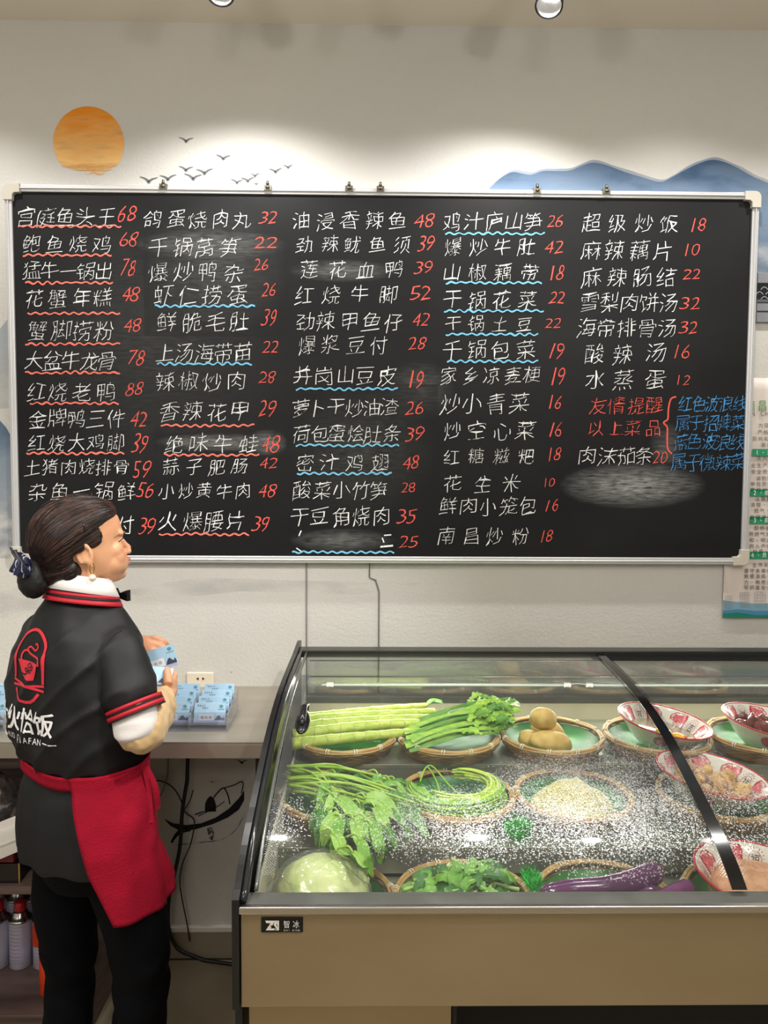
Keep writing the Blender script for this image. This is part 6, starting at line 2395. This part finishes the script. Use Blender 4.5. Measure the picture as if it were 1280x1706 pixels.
# polo shirt ------------------------------------------------------
blackc = mat('polo_black', srgb(12, 13, 16), 0.6, 0, srgb(9, 10, 13), 20, (1, 1, 1), 0.3, 0.7, 0.10, 900, spec=0.45)
navyc = mat('trouser_navy', srgb(6, 7, 12), 0.75, 0, srgb(4, 5, 9), 10, (1, 1, 1), 0.3, 0.7, 0.12, 700, spec=0.1)
SH = [(0.008, -0.002, 1.376, .064, .060), (0.006, -0.004, 1.352, .086, .074), (0.004, -0.004, 1.325, .118, .090), (0.002, -0.004, 1.29, .148, .108), (0, -0.006, 1.24, .164, .122), (0, -0.008, 1.17, .170, .130), (0, -0.008, 1.10, .170, .134),
      (0, -0.006, 1.05, .166, .132), (0.001, -0.002, 1.02, .160, .124), (0.003, 0, .995, .148, .112), (0.002, 0, .968, .148, .110), (0.002, -0.004, .93, .156, .120), (0.004, -0.008, .88, .162, .126), (0.006, -0.010, .83, .166, .128), (0.008, -0.010, .785, .165, .127)]
SH = [(cx, cy+0.004, z, a*0.99, b*0.985) for cx, cy, z, a, b in SH]
ps = MB()
ps.loft(SH[::-1], 40, 2.25)
RSl = RS.lerp(RE, 0.55)
LSl = LS.lerp(LE, 0.60)
capsule(ps, [RS+V((-0.05, 0, -0.012)), RS+V((-0.004, 0, -0.010)), RSl], [0.046, 0.052, 0.056])
capsule(ps, [LS+V((0.05, 0, -0.012)), LS+V((0.004, 0, -0.010)), LSl], [0.046, 0.052, 0.056])
sme = remesh(ps, 0.006, 5, 0.5)


def folds(co, n_):
    f = 0.0
    if co.z > 1.0:
        # drape from the shoulder blade towards waist, and armpit creases
        f += 0.009*noise.noise(V((co.x*9+co.z*9, co.y*8, co.z*2.0)))
        rg = 1-abs(noise.noise(V((co.x*11-co.z*9, co.y*6, co.z*3+3))))*2.4
        f += 0.008*max(0, rg)**2*min(1, max(0, (1.32-co.z)/0.08))
        f += 0.004*noise.noise(V((co.x*22+co.z*9, co.y*20, co.z*4+7)))
        f += 0.005*max(0, 1-abs(co.z-1.04)/0.05)*sin(co.x*70+co.y*60+co.z*30)*0.5
    else:
        f += 0.007*max(0, (0.99-co.z)/0.2)*noise.noise(V((co.x*14, co.y*14, co.z*2)))+0.004*sin(atan2(co.y, co.x)*9)*min(1, max(0, (0.97-co.z)/0.12))
    return co+n_*f


displace(sme, folds)
polo = link_mesh('polo_shirt', sme, blackc, pers, label='black short-sleeved polo with red-striped collar and cuffs')
bvs = BVHTree.FromPolygons([v.co for v in sme.vertices], [p.vertices for p in sme.polygons])
redc = mat('red_knit', srgb(176, 18, 38), 0.6)
whc = mat('white_cotton', srgb(232, 228, 226), 0.7, 0, bump=0.1, bs=300, sheen=0.2)


def band_ring(c, axis, r, h, n=40, out=0.0015, wob=0.0, seed=0):
    """short tubular band around an axis"""
    axis = V(axis).normalized()
    x_, y_ = frame(axis)
    P = []
    for j, (q, e) in enumerate(((0, -0.002), (0, out), (h, out), (h, -0.002))):
        row = []
        for i in range(n):
            a = 2*pi*i/n
            rr = r+e+wob*noise.noise(V((cos(a)*2+seed, sin(a)*2, q*20)))
            row.append(V(c)+axis*q+(x_*cos(a)+y_*sin(a))*rr)
        P.append(row)
    P.append(P[0])
    return MB().grid(P, closed_u=True)


axR = V((0.42, 0.06, -0.90)).normalized()
axL = (LE-LS).normalized()
for c0, ax in ((RSl, axR), (LSl, axL)):
    for k, (q, m_) in enumerate(((0.036, redc), (0.045, blackc), (0.049, redc), (0.058, blackc))):
        band_ring(c0+ax*(q-0.008), ax, 0.0555+0.0005*k, (0.008, 0.004, 0.009, 0.003)[k], out=0.004).build('cuff_stripe', m_, polo)
# collars

def collar(z0, h, a0, b0, a1, b1, tilt, th, name, m_, parent, gap=0.0, c=(0.012, 0.0), n=60, lab=None, e0=0.0):
    P = []
    for j, t in enumerate((0, 0.5, 1.0)):
        row = []
        for i in range(n+1):
            an = pi/2+gap+(2*pi-2*gap)*i/n
            a = a0+(a1-a0)*t
            b = b0+(b1-b0)*t
            x, y = a*cos(an), b*sin(an)
            row.append(V((c[0]+x, c[1]+y, z0+h*t-tilt*y+e0)))
        P.append(row)
    o = MB().grid(P).build(name, m_, parent, label=lab)
    s_ = o.modifiers.new('s', 'SOLIDIFY')
    s_.thickness = th
    s_.offset = 0
    return o


wcl = collar(1.374, 0.036, 0.068, 0.065, 0.058, 0.056, 0.20, 0.004, 'white_collar', whc, pers, 0.12, lab='white shirt collar standing above the polo collar')
# folded-over wing of the white collar
collar(1.409, -0.036, 0.061, 0.060, 0.078, 0.075, 0.24, 0.003, 'collar_fold', whc, wcl, 0.10)
for k, (z, h_, m_) in enumerate(((1.350, 0.009, redc), (1.359, 0.006, blackc), (1.365, 0.007, redc), (1.372, 0.003, blackc))):
    a = 0.086-(z-1.350)*0.45
    collar(z, h_, a, a*0.93, a-h_*0.45, (a-h_*0.45)*0.93, 0.20, 0.006, 'collar_stripe', m_, polo, 0.14)
# bow tie tip at the throat
bt = HROT @ V((0, 0.06, 0))
mb = MB()
tp = V((0.008, 0.090, 1.352))
for s_ in (-1, 1):
    mb.add([tp+V((0, 0, 0.004)), tp+V((s_*0.024, 0.010, 0.014)), tp+V((s_*0.024, 0.010, -0.012)), tp+V((0, 0, -0.004)), tp+V((0, 0.010, 0.004)), tp+V((s_*0.024, 0.020, 0.014)), tp+V((s_*0.024, 0.020, -0.012)), tp+V((0, 0.010, -0.004))],
           [(0, 1, 2, 3), (7, 6, 5, 4), (0, 4, 5, 1), (1, 5, 6, 2), (2, 6, 7, 3)])
mb.build('bow_tie', BLACKP, pers)


# prints on the back: laid out on the cloth (u sideways, v up), pushed onto it
def onback(u, v, e=0.0016):
    h = bvs.ray_cast(V((u, -0.6, v)), V((0, 1, 0)))
    if h[0] is None:
        return V((u, -0.1, v))
    return h[0]+h[1].normalized()*e if h[1].y < 0 else h[0]-h[1].normalized()*e


def densify(pts, step=0.006):
    out = []
    for (a, b) in zip(pts, pts[1:]):
        l = sqrt((a[0]-b[0])**2+(a[1]-b[1])**2)
        n = max(1, int(l/step))
        for i in range(n):
            out.append((a[0]+(b[0]-a[0])*i/n, a[1]+(b[1]-a[1])*i/n))
    out.append(pts[-1])
    return out


# logo frame: centre u, v in metres
LU, LV = 0.004, 1.240
redp = mat('red_print', srgb(214, 44, 62), 0.5)
whp = mat('white_print', srgb(238, 238, 240), 0.5)
lm = lambda x, y: onback(LU+x, LV+y*0.8)
mb = MB()
arch = [(-0.052, -0.052), (-0.053, 0.0)]+[(0.053*cos(a), 0.02+0.060*sin(a)) for a in [pi-i*pi/16 for i in range(17)]]+[(0.053, 0.0), (0.052, -0.052)]
stroke(mb, densify(arch), 0.0075, lm)
# bowl below
stroke(mb, densify([(-0.042, -0.078), (-0.030, -0.095), (-0.016, -0.104), (0, -0.107), (0.016, -0.104), (0.030, -0.095), (0.042, -0.078)]), 0.008, lm)
# chopsticks
stroke(mb, densify([(-0.056, -0.056), (0.056, -0.070)]), 0.0062, lm)
stroke(mb, densify([(-0.056, -0.070), (0.056, -0.056)]), 0.0062, lm)
# steam curls
P = smooth_path([(0.042, -0.004), (0.040, 0.010), (0.028, 0.014), (0.010, 0.016), (-0.006, 0.020), (-0.016, 0.028), (-0.008, 0.036), (0.006, 0.032), (0.016, 0.030), (0.024, 0.038), (0.018, 0.047), (0.010, 0.044)], 4)
stroke(mb, [(p.x, p.y) for p in P], 0.005, lm)
P = smooth_path([(-0.030, -0.002), (-0.033, 0.010), (-0.028, 0.022), (-0.016, 0.026)], 4)
stroke(mb, [(p.x, p.y) for p in P], 0.005, lm)
# cup body as a fine grid
rows = []
for j in range(9):
    t = j/8
    y = -0.044+0.044*t
    xl, xr = -0.026-0.016*t+0.006*(1-t), 0.028+0.014*t-0.002
    rows.append([lm(xl+(xr-xl)*i/12, y+0.003*sin(pi*i/12)*(-1 if j == 0 else 0)+(0.004 if i < 3 and j < 2 else 0)) for i in range(13)])
mb.grid(rows)
mb.build('cup_logo', redp, polo, label='red cup, chopsticks and bowl emblem on the back')
mb = MB()
lm2 = lambda x, y: onback(LU+x, LV+y*0.8, 0.0024)
for (cx_, cy_, r_, s_) in ((0.004, -0.012, 0.0085, 1), (0.018, -0.016, 0.007, -1), (-0.006, -0.024, 0.006, -1), (0.012, -0.026, 0.006, 1)):
    stroke(mb, [(cx_+s_*r_*(1-0.05*i)*cos(i*0.55), cy_+r_*(1-0.05*i)*sin(i*0.55)) for i in range(13)], 0.0028, lm2)
P = smooth_path([(0.004, -0.020), (0.0, -0.030), (-0.010, -0.036), (-0.026, -0.034), (-0.036, -0.028)], 4)
stroke(mb, [(p.x, p.y) for p in P], 0.004, lm2)
mb.build('cloud_scroll', blackc, polo)
mb = MB()
GLB = {}
lm3 = lambda x, y: onback(x, y, 0.0018)
for k, ch in enumerate('大伙恰饭'):
    vs, fs, (a_, b_, c_, d_) = glyph(ch)
    cx_ = LU-0.090+k*0.0500
    for dx, dy in ((0, 0), (0.0013, 0), (-0.0013, 0), (0, 0.001)):
        mb.add([lm3(cx_+(p.x-(a_+b_)/2)*0.047/(b_-a_)+dx, 1.116+(p.y-(c_+d_)/2)*0.050/(d_-c_)+dy) for p in vs], fs)
text2d(mb, 'DAHUO QIAFAN', LU-0.095, LU+0.050, 1.076, 0.0140, lm3, wd=0.85)
stroke(mb, densify([(LU+0.055, 1.076), (LU+0.088, 1.076)]), 0.0026, lm3)
stroke(mb, densify([(LU-0.135, 1.076), (LU-0.100, 1.076)]), 0.0026, lm3)
mb.build('back_lettering', whp, polo, label='white lettering on the back')

# shoulder seam of the right sleeve
mb = MB()
P = []
for k in range(26):
    a = radians(-150+k*9.5)
    o_ = V((0.150, 0.0, 1.27))
    d = V((0.28, cos(a)*-1, sin(a)))
    d = V((0.12, -cos(a), sin(a))).normalized()
    h = bvs.ray_cast(o_+d*0.3, -d)
    if h[0]:
        P.append(h[0]+d*0.0006)
if len(P) > 4:
    mb.tube(P, 0.0013, 5)
    mb.build('sleeve_seam', mat('seam_black', srgb(16, 16, 18), 0.7), polo)

# white shirt sleeves and beige oversleeves
for s_, S_, E_, H_ in ((1, RS, RE, RH), (-1, LS, LE, LH)):
    mb = MB()
    capsule(mb, [S_.lerp(E_, 0.72), S_.lerp(E_, 0.88), E_+V((0.0, 0, 0.0)), E_.lerp(H_, 0.25)], [0.046, 0.048, 0.046, 0.040])
    m_ = remesh(mb, 0.005, 4)
    displace(m_, lambda c, n_: c+n_*(0.004*noise.noise(V((c.x*14, c.y*14, c.z*34)))))
    link_mesh('shirt_sleeve', m_, whc, pers, label='white shirt sleeve')
    mb = MB()
    A = E_.lerp(H_, 0.05)+V((0.006*s_, 0.004, -0.012))
    capsule(mb, [A, E_.lerp(H_, 0.22)+V((0, 0, -0.010)), E_.lerp(H_, 0.55)+V((0, 0, -0.004)), E_.lerp(H_, 0.86), E_.lerp(H_, 0.96)], [0.049, 0.057, 0.050, 0.036, 0.028])
    m_ = remesh(mb, 0.005, 4)
    ax = (H_-E_).normalized()

    def puff(c, n_, ax=ax, E_=E_):
        t = (c-E_).dot(ax)
        x_, y_ = frame(ax)
        q = c-E_
        an = atan2(q.dot(x_), q.dot(y_))
        f = 0.0060*noise.noise(V((cos(an)*1.2+t*8, sin(an)*1.2, t*22)))+0.0032*noise.noise(V((cos(an)*3, sin(an)*3, t*70)))
        f += 0.003*abs(sin(an*9+t*10))*min(1, max(0, t-0.15)/0.05)
        return c+n_*f
    displace(m_, puff)
    link_mesh('oversleeve', m_, mat('beige_cotton', srgb(222, 190, 142), 0.65, 0, srgb(208, 172, 122), 9, (1, 1, 1), 0.3, 0.7, 0.08, 400, sheen=0.2), pers, label='puffed beige oversleeve')

# trousers ---------------------------------------------------------
tr = MB()
capsule(tr, [RHP+V((-0.005, 0, -0.03)), (RHP+RK)/2+V((0.01, 0.01, 0)), RK, (RK+RA)/2, RA+V((0, 0, -0.01))], [0.074, 0.072, 0.060, 0.058, 0.066])
capsule(tr, [LHP+V((0.005, 0, -0.03)), (LHP+LK)/2+V((-0.01, 0, 0)), LK, (LK+LA)/2, LA+V((0, 0, -0.01))], [0.074, 0.074, 0.058, 0.057, 0.066])
tr.loft([(0.012, -0.006, .72, .095, .080), (0.008, -0.008, .78, .140, .106), (0.004, -0.006, .88, .148, .112), (0.004, 0, .97, .138, .104)], 36, 2.2)
tme_ = remesh(tr, 0.006, 6, 0.5)


def tfold(c, n_):
    f = 0.008*noise.noise(V((c.x*10, c.y*10, c.z*4)))
    for K in (RK, LK):
        dz = c.z-(K.z+0.015)
        w_ = math.exp(-(dz/0.075)**2)
        f += w_*0.0035*sin(dz*70+c.x*22-c.y*12+noise.noise(c*9)*2)*(0.5+0.5*noise.noise(c*7))
    return c+n_*f


displace(tme_, tfold)
link_mesh('trousers', tme_, navyc, pers)
for A_ in (RA, LA):
    mb = MB()
    c = A_+V((0.0, 0.045, -0.062))
    mb.sphere(c+V((0, 0, 0)), (0.046, 0.125, 0.036), None, 24, 14)
    mb.sphere(c+V((0, -0.07, 0.02)), (0.040, 0.05, 0.045), None, 20, 12)
    mb.v = [V((p.x, p.y, max(p.z, 0.002))) for p in mb.v]
    mb.build('shoe', BLACKP, pers)

# waist apron ------------------------------------------------------
apm = mat('apron_red', srgb(160, 12, 42), 0.85, 0, srgb(138, 8, 34), 12, (1, 1, 1), 0.3, 0.7, 0.25, 260, spec=0.2)


def hipring(z):
    pts = SH[::-1]
    for (c0, c1) in zip(pts, pts[1:]):
        if c0[2] <= z <= c1[2]:
            t = (z-c0[2])/(c1[2]-c0[2])
            return [c0[i]+(c1[i]-c0[i])*t for i in range(5)]
    return list(pts[0]) if z < pts[0][2] else list(pts[-1])


def sup(a, b, t, p=2.25):
    ct, st = cos(t), sin(t)
    e = 2/p
    return a*math.copysign(abs(ct)**e, ct), b*math.copysign(abs(st)**e, st)


ZT, ZB = 1.002, 0.680
P = []
nj, ni = 40, 70
for j in range(nj):
    t = j/(nj-1)
    z = ZT+(ZB-ZT)*t
    cx_, cy_, _, a, b = hipring(max(z, 0.79))
    off = 0.008+0.008*min(1, t*3)
    if z < 0.8:
        k = (0.8-z)/0.12
        a, b, cx_, cy_ = a*(1-0.04*k), b*(1+0.10*k), cx_+0.018*k, cy_+0.026*k
    b0 = radians(-57+32*t**0.8)
    b1 = radians(195-10*t)
    row = []
    for i in range(ni):
        q = i/(ni-1)
        an = b0+(b1-b0)*q
        x, y = sup(a+off, b+off, an)
        fold = 0.004*min(1, t*2.5)*sin(an*5+t*2.0)+0.003*sin(an*13+t*5)*t+0.004*noise.noise(V((an*3, t*4, 0)))
        r = sqrt(x*x+y*y)
        row.append(V((cx_+x*(1+fold/r), cy_+y*(1+fold/r), z-0.004*sin(an*3)*t)))
    P.append(row)
ap = MB().grid(P).build('waist_apron', apm, pers, label='dark red waist apron tied round the hips')
s_ = ap.modifiers.new('s', 'SOLIDIFY')
s_.thickness = 0.0025
P = []
for j in range(5):
    z = 0.972+0.030*j/4
    row = []
    for i in range(80):
        an = 2*pi*i/80
        cx_, cy_, _, a, b = hipring(min(1.0, max(0.97, z)))
        dz = -0.010*sin(an+0.9)
        x, y = sup(a+0.010, b+0.010, an)
        row.append(V((cx_+x, cy_+y, z+dz*0.4-0.006*cos(an*1)+0.002*sin(an*6))))
    P.append(row)
wb2 = MB().grid(P, closed_u=True).build('waistband', apm, ap)
s_ = wb2.modifiers.new('s', 'SOLIDIFY')
s_.thickness = 0.003
for P in ([V((0.155, 0.05, 0.99)), V((0.165, 0.055, 0.93)), V((0.178, 0.05, 0.87))], [V((0.150, 0.060, 0.985)), V((0.170, 0.070, 0.94)), V((0.170, 0.075, 0.89))]):
    mb = MB()
    rows = leafpoints(P, lambda t: 0.006, 0.1, (1, 0, 0), 0.0, 1)
    thick_leaf(mb, rows, 0.0015)
    mb.build('apron_tie', apm, ap)

# cards in her hands
MW = Matrix.Translation(PR) @ Matrix.Rotation(-TH, 4, 'Z')


def held_card(label, c, ex, ey, n=1, name='business_card'):
    ex = V(ex).normalized()
    ey = V(ey)
    ey = (ey-ex*ey.dot(ex)).normalized()
    ez_ = ex.cross(ey)
    R = Matrix((ex, ey, ez_)).transposed()
    t = thing(name, label, 'card' if n == 1 else 'cards', tuple(c))
    th = 0.0008*n
    MB().box((0, 0, 0), (0.088, 0.054, th), R).build('card', cardm, t, 0.0002)
    sgn = -1 if ez_.y > 0 else 1
    f = lambda x, y, e: R @ V((x, y, sgn*(th/2+e)))
    mb = MB()
    mb.poly([f(x, y, 0.0003) for x, y in ((-0.034, -0.020), (0.012, -0.020), (0.012, 0.0), (-0.034, 0.0))], R @ V((0, 0, sgn*0.0002)))
    mb.build('card_panel', cardw, t)
    mb = MB()
    mb.poly([f(x, y, 0.0003) for x, y in ((-0.043, -0.026), (0.043, -0.026), (0.043, -0.021), (-0.043, -0.021))], R @ V((0, 0, sgn*0.0002)))
    mb.build('card_footer', cardv, t)
    mb = MB()
    pts = [(0.014, -0.020), (0.018, -0.012), (0.022, -0.006), (0.027, -0.004), (0.031, -0.010), (0.036, -0.013), (0.039, -0.007), (0.042, -0.013), (0.042, -0.020)]
    mb.poly([f(x, z, 0.0004) for x, z in pts], R @ V((0, 0, sgn*0.0002)))
    text2d(mb, '福利券', -0.030, 0.008, -0.010, 0.008, lambda x, y: f(x, y, 0.0007))
    mb.build('card_lettering', cardd, t)
    mb = MB()
    mb.poly([f(0.031+0.0055*cos(k*pi/6), 0.017+0.0045*sin(k*pi/6), 0.0003) for k in range(12)], R @ V((0, 0, sgn*0.0002)))
    stroke(mb, [(0.021, 0.009), (0.041, 0.009)], 0.002, lambda x, y: f(x, y, 0.0003))
    mb.build('card_emblem', MATS['card_emblem_teal'], t)


c0 = onY(265, 1098, 1.828)
held_card('pale blue business card held up in her far hand', c0, onY(291, 1090, 1.828)-c0, V((0.05, 0.15, 1)))
c1 = onY(256, 1126, 1.80)
held_card('wad of pale blue cards held in her near hand', c1, V((1, 0.1, -0.12)), V((0, 0.75, 0.55)), 6, 'card_wad')
